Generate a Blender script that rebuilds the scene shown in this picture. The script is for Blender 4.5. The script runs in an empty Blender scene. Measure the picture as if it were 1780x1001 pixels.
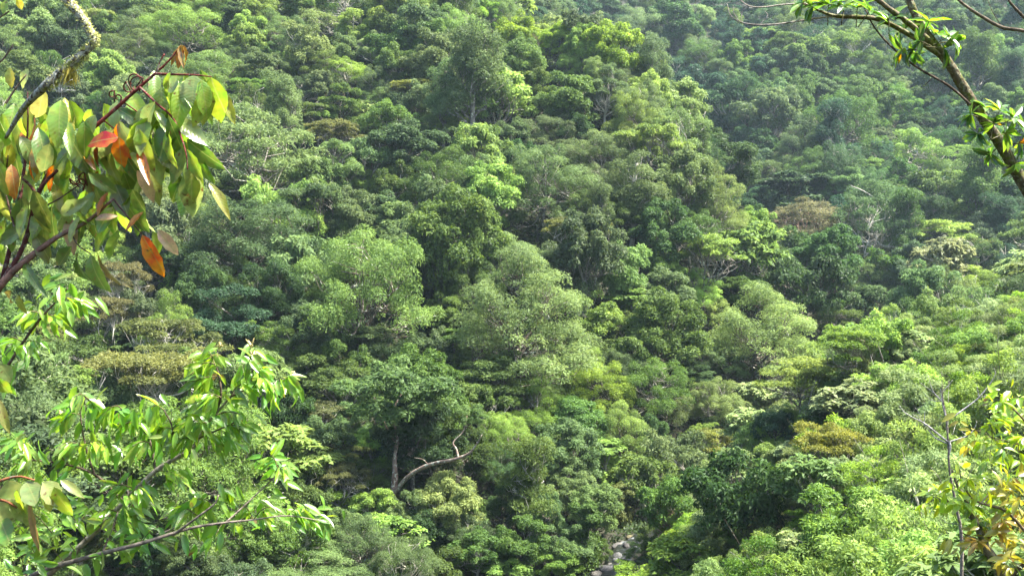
import bpy, math, random
import numpy as np
from mathutils import Vector, Matrix

# ------------------------------------------------------------------ camera, sky, sun, exposure
scene = bpy.context.scene
COL = scene.collection
FPX = 1710.0                      # focal length in pixels of the 1780 px wide frame
PITCH = math.radians(-3.0)
cam_data = bpy.data.cameras.new("camera")
cam_data.sensor_width = 36.0
cam_data.lens = 36.0 * FPX / 1780.0
cam_data.clip_start = 0.1
cam_data.clip_end = 5000.0
cam = bpy.data.objects.new("camera", cam_data)
cam.location = (0, 0, 0)
cam.rotation_euler = (math.radians(90) + PITCH, 0, 0)
COL.objects.link(cam)
scene.camera = cam

SUN_AZ = math.radians(92.0)       # clockwise from the view direction (+Y)
SUN_EL = math.radians(61.0)
world = bpy.data.worlds.new("World")
scene.world = world
world.use_nodes = True
wn = world.node_tree.nodes
wl = world.node_tree.links
sky = wn.new("ShaderNodeTexSky")
sky.sky_type = 'NISHITA'
sky.sun_disc = False
sky.sun_elevation = SUN_EL
sky.sun_rotation = SUN_AZ
sky.air_density = 1.0
sky.dust_density = 2.5
wl.new(sky.outputs[0], wn["Background"].inputs[0])
wn["Background"].inputs[1].default_value = 0.115

sun_data = bpy.data.lights.new("sun", 'SUN')
sun_data.energy = 4.6
sun_data.angle = math.radians(5.0)
sun_data.color = (1.0, 0.955, 0.87)
sun = bpy.data.objects.new("sun", sun_data)
sun_dir = Vector((math.sin(SUN_AZ) * math.cos(SUN_EL), math.cos(SUN_AZ) * math.cos(SUN_EL), math.sin(SUN_EL)))
sun.rotation_euler = sun_dir.to_track_quat('Z', 'Y').to_euler()
sun.location = (60, 60, 200)
COL.objects.link(sun)

scene.view_settings.view_transform = 'Standard'
scene.view_settings.look = 'None'
scene.view_settings.gamma = 1.0
scene.view_settings.use_curve_mapping = False
scene.view_settings.exposure = 2.28

scene.render.engine = 'CYCLES'
cy = scene.cycles
cy.max_bounces = 6
cy.diffuse_bounces = 3
cy.glossy_bounces = 2
cy.transmission_bounces = 3
cy.transparent_max_bounces = 4
cy.volume_bounces = 0
cy.use_denoising = True
cy.denoiser = 'OPENIMAGEDENOISE'
cy.denoising_input_passes = 'RGB_ALBEDO_NORMAL'
cy.use_adaptive_sampling = True
cy.adaptive_threshold = 0.02
cy.sample_clamp_indirect = 4.0
scene.render.filter_size = 1.15
cy.caustics_reflective = False
cy.caustics_refractive = False

RNG = np.random.default_rng(11)
random.seed(11)

# ------------------------------------------------------------------ pixel helpers (frame of 1780 x 1001)
CP, SP = math.cos(PITCH), math.sin(PITCH)
def ray(px, py):
    """direction through a pixel scaled so that its y component is 1"""
    u = (px - 890.0) / FPX
    v = (500.5 - py) / FPX
    y = CP - v * SP
    z = SP + v * CP
    return np.array([u / y, 1.0, z / y])
def at(px, py, d):
    return ray(px, py) * d
def project(p):
    x, y, z = p
    f = y * CP + z * SP
    up = -y * SP + z * CP
    return 890 + FPX * x / f, 500.5 - FPX * up / f, f

# ------------------------------------------------------------------ mesh helpers
def mesh_from(name, verts, quads, mat, smooth=False, var=None, tris=None):
    me = bpy.data.meshes.new(name)
    verts = np.asarray(verts, dtype=np.float32)
    quads = np.asarray(quads, dtype=np.int32).reshape(-1, 4)
    nq = len(quads)
    tris = np.zeros((0, 3), np.int32) if tris is None else np.asarray(tris, np.int32).reshape(-1, 3)
    nt = len(tris)
    me.vertices.add(len(verts))
    me.vertices.foreach_set("co", verts.ravel())
    me.loops.add(nq * 4 + nt * 3)
    me.loops.foreach_set("vertex_index", np.concatenate([quads.ravel(), tris.ravel()]))
    me.polygons.add(nq + nt)
    ls = np.concatenate([np.arange(nq) * 4, nq * 4 + np.arange(nt) * 3]).astype(np.int32)
    lt = np.concatenate([np.full(nq, 4), np.full(nt, 3)]).astype(np.int32)
    me.polygons.foreach_set("loop_start", ls)
    me.polygons.foreach_set("loop_total", lt)
    if smooth:
        me.polygons.foreach_set("use_smooth", np.ones(nq + nt, dtype=bool))
    me.update(calc_edges=True)
    if var is not None:
        a = me.attributes.new("var", 'FLOAT', 'FACE')
        a.data.foreach_set("value", np.asarray(var, dtype=np.float32))
    me.materials.append(mat)
    return me

def unit(a):
    return a / np.maximum(np.linalg.norm(a, axis=-1, keepdims=True), 1e-9)

def catmull(pts, n=4):
    pts = np.asarray(pts, float)
    if len(pts) < 3:
        return pts
    P = np.vstack([2 * pts[0] - pts[1], pts, 2 * pts[-1] - pts[-2]])
    out = []
    for i in range(1, len(P) - 2):
        for k in range(n):
            t = k / n
            a, b, c, d = P[i - 1], P[i], P[i + 1], P[i + 2]
            out.append(0.5 * (2 * b + (c - a) * t + (2 * a - 5 * b + 4 * c - d) * t * t + (3 * b - a - 3 * c + d) * t ** 3))
    out.append(pts[-1])
    return np.array(out)

class Tubes:
    def __init__(self):
        self.v, self.q, self.t, self.n = [], [], [], 0
    def add(self, pts, radii, sides=6, rough=0.0, rng=None):
        pts = np.asarray(pts, float)
        m = len(pts)
        radii = np.interp(np.linspace(0, 1, m), np.linspace(0, 1, len(radii)), radii)
        tang = unit(np.gradient(pts, axis=0))
        ref = np.array([1.0, 0, 0]) if abs(tang[0][2]) > 0.8 else np.array([0, 0, 1.0])
        ref = ref - tang[0] * np.dot(ref, tang[0]); ref /= np.linalg.norm(ref)
        ang = np.arange(sides) * 2 * math.pi / sides
        base = self.n
        for i in range(m):
            ref = ref - tang[i] * np.dot(ref, tang[i]); ref /= max(np.linalg.norm(ref), 1e-9)
            bi = np.cross(tang[i], ref)
            r = radii[i] * np.ones(sides)
            if rough and rng is not None:
                r = r * (1 + rough * rng.standard_normal(sides))
            self.v.append(pts[i] + (np.cos(ang) * r)[:, None] * ref + (np.sin(ang) * r)[:, None] * bi)
        for i in range(m - 1):
            a = base + i * sides + np.arange(sides)
            b = base + i * sides + (np.arange(sides) + 1) % sides
            self.q.append(np.stack([a, b, b + sides, a + sides], 1))
        e = base + (m - 1) * sides
        for k in range(1, sides - 1):
            self.t.append((e, e + k, e + k + 1))
        self.n += m * sides
    def mesh(self, name, mat):
        return mesh_from(name, np.concatenate(self.v), np.concatenate(self.q), mat, smooth=True, tris=self.t)

def leaf_quads(p, t, n, L, W, rng, droop=0.15):
    """diamond leaves: p base, t length axis, n face normal (all N x 3); L, W arrays"""
    b = np.cross(n, t)
    L = np.asarray(L)[:, None]; W = np.asarray(W)[:, None]
    mid = p + t * L * 0.45
    v = np.stack([p, mid + b * W * 0.5 + n * W * 0.12, p + t * L - n * L * droop, mid - b * W * 0.5 + n * W * 0.12], 1)
    N = len(p)
    q = np.arange(N * 4).reshape(N, 4)
    return v.reshape(-1, 3), q

# ------------------------------------------------------------------ materials
def new_mat(name):
    m = bpy.data.materials.new(name)
    m.use_nodes = True
    nt = m.node_tree
    for nd in list(nt.nodes):
        nt.nodes.remove(nd)
    return m, nt

def foliage_mat(name, translucency=0.32, rough=0.5, spec=0.35, var_amount=0.5, vein=False):
    m, nt = new_mat(name)
    N, Lk = nt.nodes, nt.links
    out = N.new("ShaderNodeOutputMaterial")
    info = N.new("ShaderNodeObjectInfo")
    att = N.new("ShaderNodeAttribute"); att.attribute_name = "var"
    hsv = N.new("ShaderNodeHueSaturation")
    # hue drifts towards yellow with var, value spreads with var
    mh = N.new("ShaderNodeMapRange"); mh.inputs[1].default_value = 0; mh.inputs[2].default_value = 1
    mh.inputs[3].default_value = 0.512; mh.inputs[4].default_value = 0.482
    mv = N.new("ShaderNodeMapRange"); mv.inputs[3].default_value = 1 - var_amount; mv.inputs[4].default_value = 1 + var_amount
    src = att.outputs["Fac"]
    if vein:
        src = info.outputs["Random"]
    Lk.new(src, mh.inputs[0]); Lk.new(src, mv.inputs[0])
    Lk.new(mh.outputs[0], hsv.inputs["Hue"]); Lk.new(mv.outputs[0], hsv.inputs["Value"])
    Lk.new(info.outputs["Color"], hsv.inputs["Color"])
    col = hsv.outputs[0]
    height = None
    if vein:
        tc = N.new("ShaderNodeTexCoord")
        sep = N.new("ShaderNodeSeparateXYZ"); Lk.new(tc.outputs["Object"], sep.inputs[0])
        def mth(op, x, y=None):
            n_ = N.new("ShaderNodeMath"); n_.operation = op
            for i_, v_ in enumerate((x, y)):
                if v_ is None: continue
                if isinstance(v_, (int, float)): n_.inputs[i_].default_value = v_
                else: Lk.new(v_, n_.inputs[i_])
            return n_.outputs[0]
        ay = mth('ABSOLUTE', sep.outputs[1])
        ph = mth('MULTIPLY', mth('SUBTRACT', sep.outputs[0], mth('MULTIPLY', ay, 0.75)), 75.0)
        nw = N.new("ShaderNodeTexNoise"); nw.inputs['Scale'].default_value = 3.0
        Lk.new(tc.outputs['Object'], nw.inputs['Vector'])
        height = mth('SINE', mth('ADD', ph, mth('MULTIPLY', nw.outputs[0], 9.0)))
        rib = N.new("ShaderNodeMapRange"); rib.inputs[1].default_value = 0.006; rib.inputs[2].default_value = 0.018
        rib.inputs[3].default_value = 1.0; rib.inputs[4].default_value = 0.0
        Lk.new(ay, rib.inputs[0])
        nz = N.new("ShaderNodeTexNoise"); nz.inputs["Scale"].default_value = 5; nz.inputs["Detail"].default_value = 3
        Lk.new(tc.outputs["Object"], nz.inputs["Vector"])
        cr = N.new("ShaderNodeMapRange"); cr.inputs[1].default_value = 0.3; cr.inputs[2].default_value = 0.7
        cr.inputs[3].default_value = 0.8; cr.inputs[4].default_value = 1.18
        Lk.new(nz.outputs[0], cr.inputs[0])
        mul = N.new("ShaderNodeMix"); mul.data_type = 'RGBA'; mul.blend_type = 'MULTIPLY'; mul.inputs[0].default_value = 1.0
        hs = N.new("ShaderNodeHueSaturation")
        n3 = N.new("ShaderNodeTexNoise"); n3.noise_dimensions = '4D'; n3.inputs["Scale"].default_value = 4.0; n3.inputs["Detail"].default_value = 4
        Lk.new(tc.outputs["Object"], n3.inputs["Vector"]); Lk.new(mth('MULTIPLY', info.outputs["Random"], 50.0), n3.inputs["W"])
        hm = N.new("ShaderNodeMapRange"); hm.inputs[1].default_value = 0.3; hm.inputs[2].default_value = 0.7; hm.inputs[3].default_value = 0.458; hm.inputs[4].default_value = 0.528
        Lk.new(n3.outputs[0], hm.inputs[0]); Lk.new(hm.outputs[0], hs.inputs["Hue"]); Lk.new(col, hs.inputs["Color"])
        Lk.new(hs.outputs[0], mul.inputs[6]); Lk.new(cr.outputs[0], mul.inputs[7])
        # sparse brown blemishes
        n2 = N.new("ShaderNodeTexNoise"); n2.noise_dimensions = '4D'; n2.inputs["Scale"].default_value = 7; n2.inputs["Detail"].default_value = 5
        Lk.new(tc.outputs["Object"], n2.inputs["Vector"]); Lk.new(mth('MULTIPLY', info.outputs["Random"], 91.0), n2.inputs["W"])
        c2 = N.new("ShaderNodeMapRange"); c2.inputs[1].default_value = 0.62; c2.inputs[2].default_value = 0.70
        Lk.new(n2.outputs[0], c2.inputs[0])
        mx = N.new("ShaderNodeMix"); mx.data_type = 'RGBA'
        Lk.new(c2.outputs[0], mx.inputs[0]); Lk.new(mul.outputs[2], mx.inputs[6])
        mx.inputs[7].default_value = (0.14, 0.085, 0.025, 1)
        rb = N.new("ShaderNodeMix"); rb.data_type = 'RGBA'
        Lk.new(mth('MULTIPLY', rib.outputs[0], 0.5), rb.inputs[0]); Lk.new(mx.outputs[2], rb.inputs[6]); rb.inputs[7].default_value = (0.30, 0.32, 0.10, 1)
        col = rb.outputs[2]
    bs = N.new("ShaderNodeBsdfPrincipled")
    bs.inputs["Roughness"].default_value = rough
    bs.inputs["Specular IOR Level"].default_value = spec
    Lk.new(col, bs.inputs["Base Color"])
    if height is not None:
        bp = N.new("ShaderNodeBump"); bp.inputs["Strength"].default_value = 0.10; bp.inputs["Distance"].default_value = 0.004
        Lk.new(height, bp.inputs["Height"]); Lk.new(bp.outputs[0], bs.inputs["Normal"])
    tr = N.new("ShaderNodeBsdfTranslucent")
    h2 = N.new("ShaderNodeHueSaturation"); h2.inputs["Hue"].default_value = 0.485
    h2.inputs["Saturation"].default_value = 1.08; h2.inputs["Value"].default_value = 1.55
    Lk.new(col, h2.inputs["Color"]); Lk.new(h2.outputs[0], tr.inputs[0])
    mix = N.new("ShaderNodeMixShader"); mix.inputs[0].default_value = translucency
    Lk.new(bs.outputs[0], mix.inputs[1]); Lk.new(tr.outputs[0], mix.inputs[2])
    Lk.new(mix.outputs[0], out.inputs["Surface"])
    return m

def bark_mat(name, scale=6.0, lichen=0.0, lichen_col=(0.45, 0.46, 0.36, 1), moss=0.0, moss_col=(0.12, 0.15, 0.02, 1)):
    m, nt = new_mat(name)
    N, Lk = nt.nodes, nt.links
    out = N.new("ShaderNodeOutputMaterial")
    info = N.new("ShaderNodeObjectInfo")
    tc = N.new("ShaderNodeTexCoord")
    nz = N.new("ShaderNodeTexNoise"); nz.inputs["Scale"].default_value = scale; nz.inputs["Detail"].default_value = 6
    Lk.new(tc.outputs["Object"], nz.inputs["Vector"])
    mr = N.new("ShaderNodeMapRange"); mr.inputs[1].default_value = 0.3; mr.inputs[2].default_value = 0.7
    mr.inputs[3].default_value = 0.45; mr.inputs[4].default_value = 1.5
    Lk.new(nz.outputs[0], mr.inputs[0])
    mul = N.new("ShaderNodeMix"); mul.data_type = 'RGBA'; mul.blend_type = 'MULTIPLY'; mul.inputs[0].default_value = 1
    Lk.new(info.outputs["Color"], mul.inputs[6]); Lk.new(mr.outputs[0], mul.inputs[7])
    col = mul.outputs[2]
    for amount, colr, sc in ((lichen, lichen_col, scale * 1.7), (moss, moss_col, scale * 0.8)):
        if amount <= 0:
            continue
        n2 = N.new("ShaderNodeTexNoise"); n2.inputs["Scale"].default_value = sc; n2.inputs["Detail"].default_value = 5
        n2.inputs["Roughness"].default_value = 0.65
        Lk.new(tc.outputs["Object"], n2.inputs["Vector"])
        th = N.new("ShaderNodeMapRange"); th.inputs[1].default_value = 0.62 - 0.25 * amount; th.inputs[2].default_value = 0.70 - 0.25 * amount
        Lk.new(n2.outputs[0], th.inputs[0])
        mx = N.new("ShaderNodeMix"); mx.data_type = 'RGBA'
        Lk.new(th.outputs[0], mx.inputs[0]); Lk.new(col, mx.inputs[6]); mx.inputs[7].default_value = colr
        col = mx.outputs[2]
    bs = N.new("ShaderNodeBsdfPrincipled")
    bs.inputs["Roughness"].default_value = 0.85
    bs.inputs["Specular IOR Level"].default_value = 0.2
    Lk.new(col, bs.inputs["Base Color"])
    bp = N.new("ShaderNodeBump"); bp.inputs["Strength"].default_value = 0.6; bp.inputs["Distance"].default_value = 0.03
    Lk.new(nz.outputs[0], bp.inputs["Height"]); Lk.new(bp.outputs[0], bs.inputs["Normal"])
    Lk.new(bs.outputs[0], out.inputs["Surface"])
    return m

M_FOL = foliage_mat("foliage", 0.40, 0.55, 0.18, 0.55)
M_LEAF = foliage_mat("near_leaf", 0.48, 0.30, 0.95, 0.22, vein=True)
M_BARK = bark_mat("bark", 1.6, lichen=0.35)
M_TWIG = bark_mat("near_bark", 22.0, lichen=0.25, lichen_col=(0.17, 0.155, 0.12, 1))
M_LICHEN = bark_mat("lichen_bark", 30.0, lichen=0.8, lichen_col=(0.34, 0.35, 0.28, 1), moss=0.35, moss_col=(0.20, 0.22, 0.05, 1))
M_MOSSB = bark_mat("mossy_bark", 26.0, lichen=0.4, lichen_col=(0.20, 0.205, 0.12, 1), moss=0.4, moss_col=(0.10, 0.11, 0.02, 1))

def ground_material():
    m, nt = new_mat("forest_floor")
    N, Lk = nt.nodes, nt.links
    out = N.new("ShaderNodeOutputMaterial")
    tc = N.new("ShaderNodeTexCoord")
    nz = N.new("ShaderNodeTexNoise"); nz.inputs["Scale"].default_value = 0.35; nz.inputs["Detail"].default_value = 9
    nz.inputs["Roughness"].default_value = 0.7
    Lk.new(tc.outputs["Object"], nz.inputs["Vector"])
    cr = N.new("ShaderNodeValToRGB")
    cr.color_ramp.elements[0].position = 0.3; cr.color_ramp.elements[0].color = (0.012, 0.018, 0.006, 1)
    cr.color_ramp.elements[1].position = 0.72; cr.color_ramp.elements[1].color = (0.03, 0.042, 0.012, 1)
    e = cr.color_ramp.elements.new(0.52); e.color = (0.024, 0.022, 0.010, 1)
    Lk.new(nz.outputs[0], cr.inputs[0])
    bs = N.new("ShaderNodeBsdfPrincipled"); bs.inputs["Roughness"].default_value = 0.95
    Lk.new(cr.outputs[0], bs.inputs["Base Color"])
    bp = N.new("ShaderNodeBump"); bp.inputs["Distance"].default_value = 0.5
    Lk.new(nz.outputs[0], bp.inputs["Height"]); Lk.new(bp.outputs[0], bs.inputs["Normal"])
    Lk.new(bs.outputs[0], out.inputs["Surface"])
    return m

# ------------------------------------------------------------------ terrain (thin plate surface through surveyed points)
ctrl = []
def canopy(px, py, d, h):
    p = at(px, py, d)
    ctrl.append((p[0], p[1], p[2] - h))
for a in [(0, 1000, 80, 8), (500, 1000, 86, 8), (850, 1000, 100, 8), (200, 800, 108, 9), (600, 800, 116, 9), (900, 800, 122, 9),
          (1120, 800, 134, 9), (0, 600, 135, 9), (300, 600, 140, 9), (600, 600, 146, 9), (900, 600, 152, 9), (1180, 640, 158, 9),
          (0, 400, 175, 9), (300, 400, 178, 9), (600, 400, 180, 9), (900, 400, 184, 9), (1150, 400, 192, 9), (1280, 400, 206, 9),
          (0, 200, 225, 9), (300, 200, 225, 9), (600, 200, 228, 9), (900, 200, 230, 9), (1130, 220, 232, 9),
          (0, 0, 290, 9), (300, 0, 290, 9), (600, 0, 286, 9), (800, 20, 276, 9), (1000, 70, 264, 9), (1090, 100, 256, 9),
          # stream bed
          (1075, 985, 112, 0), (1085, 935, 118, 0), (1240, 760, 152, 7), (1400, 610, 190, 9),
          # ravine behind the spur and the far hillside
          (1345, 450, 275, 9), (1315, 350, 312, 9), (1215, 200, 400, 9), (1145, 135, 455, 9), (1190, 330, 300, 9), (1130, 260, 330, 9),
          (1480, 410, 292, 9), (1680, 440, 285, 9), (1780, 440, 282, 9), (1500, 300, 340, 9), (1750, 300, 345, 9), (1500, 150, 425, 9),
          (1750, 150, 430, 9), (1400, 20, 510, 9), (1700, 0, 530, 9), (1200, 20, 540, 9), (1000, 30, 560, 9), (880, 0, 590, 9),
          # near slope
          (1780, 525, 116, 4), (1650, 550, 119, 4), (1560, 565, 122, 4), (1450, 630, 126, 4), (1780, 650, 88, 4), (1600, 660, 94, 4),
          (1450, 730, 102, 5), (1780, 800, 62, 4), (1600, 800, 70, 4), (1420, 830, 84, 5), (1780, 1000, 43, 4), (1600, 1000, 50, 4),
          (1400, 1000, 64, 5), (1280, 930, 88, 6)]:
    canopy(*a)
ctrl += [(0, 0, -1.7), (-4, 5, -5), (5, 5, -4), (-18, 10, -7), (-16, 32, -18), (10, 20, -9), (-45, 20, -9), (0, 42, -22), (-8, 68, -35), (20, 0, 0), (-20, -30, 8),
         (30, -30, 12), (-60, 60, -28), (-120, 60, -12), (-150, 120, 8), (-160, 200, 45), (-220, 300, 95), (-120, 380, 120),
         (-20, 390, 100), (-100, 480, 165), (-300, 100, 70), (-300, 480, 190), (100, 60, 22), (140, 110, 30), (105, 160, -8),
         (125, 215, -8), (190, 260, 12), (240, 360, 70), (260, 200, 50), (350, 300, 100), (350, 100, 90), (200, 0, 50),
         (300, 560, 165), (-200, 700, 260), (0, 760, 250), (200, 760, 260), (400, 640, 230),
         (-380, 760, 300), (420, 800, 320), (0, 900, 340), (-380, 900, 350), (440, 900, 360), (-380, -60, 60), (440, -60, 90)]
ctrl = np.array(ctrl)
S = 100.0
def _phi(r2):
    return np.where(r2 > 1e-12, 0.5 * r2 * np.log(np.maximum(r2, 1e-12)), 0.0)
_xy = ctrl[:, :2] / S
_d2 = ((_xy[:, None] - _xy[None]) ** 2).sum(-1)
_n = len(ctrl)
_A = np.zeros((_n + 3, _n + 3))
_A[:_n, :_n] = _phi(_d2) + np.eye(_n) * 0.004
_A[:_n, _n] = 1; _A[:_n, _n + 1:] = _xy
_A[_n, :_n] = 1; _A[_n + 1:, :_n] = _xy.T
_w = np.linalg.solve(_A, np.concatenate([ctrl[:, 2], np.zeros(3)]))
GX = np.arange(-380, 441, 4.0); GY = np.arange(-60, 901, 4.0)
gx, gy = np.meshgrid(GX, GY)
q = np.stack([gx.ravel(), gy.ravel()], 1) / S
GZ = np.zeros(len(q))
for i in range(0, len(q), 8000):
    qq = q[i:i + 8000]
    GZ[i:i + 8000] = _phi(((qq[:, None] - _xy[None]) ** 2).sum(-1)) @ _w[:_n] + _w[_n] + qq @ _w[_n + 1:]
GZ = GZ.reshape(gx.shape)
for k, (fx, fy, am) in enumerate([(0.11, 0.07, 0.9), (0.06, 0.13, 0.9), (0.23, 0.19, 0.4), (0.31, 0.27, 0.25)]):
    GZ += am * np.clip((gy - 20) / 60, 0, 1) * np.sin(gx * fx + k * 1.7 + 1.3 * np.sin(gy * fy * 0.6)) * np.cos(gy * fy + k)
# shallow stream channel
STREAM = np.array([(-45, 78), (-20, 92), (0, 102), (10.5, 110), (13.5, 116), (17, 121), (27, 134), (42, 155), (58, 190), (66, 228), (73, 275), (77, 312), (76, 400), (68, 455)], float)
ST = catmull(STREAM, 5)
def stream_dist(x, y):
    d = np.full(np.shape(x), 1e9)
    for a, b in zip(ST[:-1], ST[1:]):
        ab = b - a
        t = np.clip(((x - a[0]) * ab[0] + (y - a[1]) * ab[1]) / (ab @ ab), 0, 1)
        d = np.minimum(d, np.hypot(x - a[0] - ab[0] * t, y - a[1] - ab[1] * t))
    return d
GZ -= 1.6 * np.exp(-(stream_dist(gx, gy) / 4.5) ** 2)
GZ -= 13.0 * np.exp(-(stream_dist(gx, gy) / 17.0) ** 2) * np.clip((gy - 225) / 50, 0, 1)     # the ravine behind the spur cuts deep
def ground(x, y):
    fx = np.clip((np.asarray(x, float) - GX[0]) / 4.0, 0, len(GX) - 1.001)
    fy = np.clip((np.asarray(y, float) - GY[0]) / 4.0, 0, len(GY) - 1.001)
    i = fx.astype(int); j = fy.astype(int); a = fx - i; b = fy - j
    return (GZ[j, i] * (1 - a) * (1 - b) + GZ[j, i + 1] * a * (1 - b) + GZ[j + 1, i] * (1 - a) * b + GZ[j + 1, i + 1] * a * b)

nx, ny = len(GX), len(GY)
idx = np.arange(nx * ny).reshape(ny, nx)
gq = np.stack([idx[:-1, :-1], idx[:-1, 1:], idx[1:, 1:], idx[1:, :-1]], -1).reshape(-1, 4)
gme = mesh_from("ground", np.stack([gx, gy, GZ], -1).reshape(-1, 3), gq, ground_material(), smooth=True)
ground_ob = bpy.data.objects.new("ground", gme)
ground_ob["kind"] = "structure"
COL.objects.link(ground_ob)

def obj(name, me, parent=None, color=None):
    o = bpy.data.objects.new(name, me)
    COL.objects.link(o)
    if parent is not None:
        o.parent = parent
    if color is not None:
        o.color = (*color, 1.0)
    return o
def tag(o, label, cat, group=None):
    o["label"] = label; o["category"] = cat
    if group:
        o["group"] = group
    return o
def empty(name, loc=(0, 0, 0)):
    o = bpy.data.objects.new(name, None)
    o.empty_display_size = 0.3
    o.location = loc
    COL.objects.link(o)
    return o

# ------------------------------------------------------------------ tree prototypes (trunk mesh + crown mesh, shared by the copies)
def rand_unit(rng, n):
    return unit(rng.standard_normal((n, 3)))

def clump_leaves(rng, centers, radii, flat, per, L, W, up=0.5, out=0.6, jit=0.5, lower=-0.35, droop=0.15, hang=0.0, cvar=None):
    """leaves on the outer, upper shell of each clump"""
    k = len(centers)
    cid = np.repeat(np.arange(k), per)
    N = len(cid)
    o = rand_unit(rng, N)
    low = o[:, 2] < lower
    o[low, 2] *= -1
    rr = radii[cid] * (0.55 + 0.5 * rng.random(N) ** 0.6)
    off = o * rr[:, None]
    off[:, 2] *= flat
    p = centers[cid] + off
    n = unit(out * o + np.array([0, 0, up]) + jit * rng.standard_normal((N, 3)))
    t = unit(np.cross(n, rng.standard_normal((N, 3))))
    t = unit(t + 0.5 * o - np.array([0, 0, hang]))
    n = unit(n - t * (n * t).sum(1, keepdims=True))
    ls = L * (0.65 + 0.7 * rng.random(N))
    ws = W * (0.65 + 0.7 * rng.random(N))
    v, q = leaf_quads(p, t, n, ls, ws, rng, droop)
    base = rng.random(k) if cvar is None else cvar
    var = np.clip(0.45 * base[cid] + 0.55 * rng.random(N), 0, 1)
    return v, q, var

def sub_crowns(rng, form, W, H, cb, nsub):
    """centres and radii of the billows that make up the crown"""
    R = W / 2
    c, r = [], []
    az0 = rng.random() * 6.28
    for i in range(nsub):
        az = az0 + i * 2.39996 + rng.normal(0, 0.25)
        u = (i + 0.35) / nsub
        if form == 'dome':
            el = math.asin(min(1.0, 1.0 - 0.93 * u + rng.normal(0, 0.05)))          # shell of a half ellipsoid, rim included
            k = rng.uniform(0.66, 0.88)
            rad = R * k * max(0.0, math.cos(el)) ** 0.66
            z = cb + (H - cb) * (0.14 + 0.72 * k / 0.8 * math.sin(el)) - (H - cb) * 0.06 * rng.random()
            s = R * rng.uniform(0.26, 0.42)
        elif form == 'round':
            zt = rng.uniform(-0.75, 0.9)
            rad = R * 0.72 * math.sqrt(max(0.02, 1 - zt * zt)) * rng.uniform(0.7, 1.15)
            z = cb + (H - cb) * (0.5 + 0.40 * zt)
            s = R * rng.uniform(0.28, 0.42)
        elif form == 'tall':
            zt = rng.uniform(0.05, 0.95)
            rad = R * 0.75 * (1 - 0.55 * zt) * rng.uniform(0.4, 1.05)
            z = cb + (H - cb) * zt * 0.93
            s = R * rng.uniform(0.32, 0.48)
        elif form == 'flat':
            rad = R * 0.85 * math.sqrt(u)
            z = H - (H - cb) * (0.12 + 0.75 * rng.random() * (0.4 + 0.6 * u))
            s = R * rng.uniform(0.26, 0.42)
        c.append((rad * math.cos(az), rad * math.sin(az), z)); r.append(s)
    return np.array(c), np.array(r)

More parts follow.
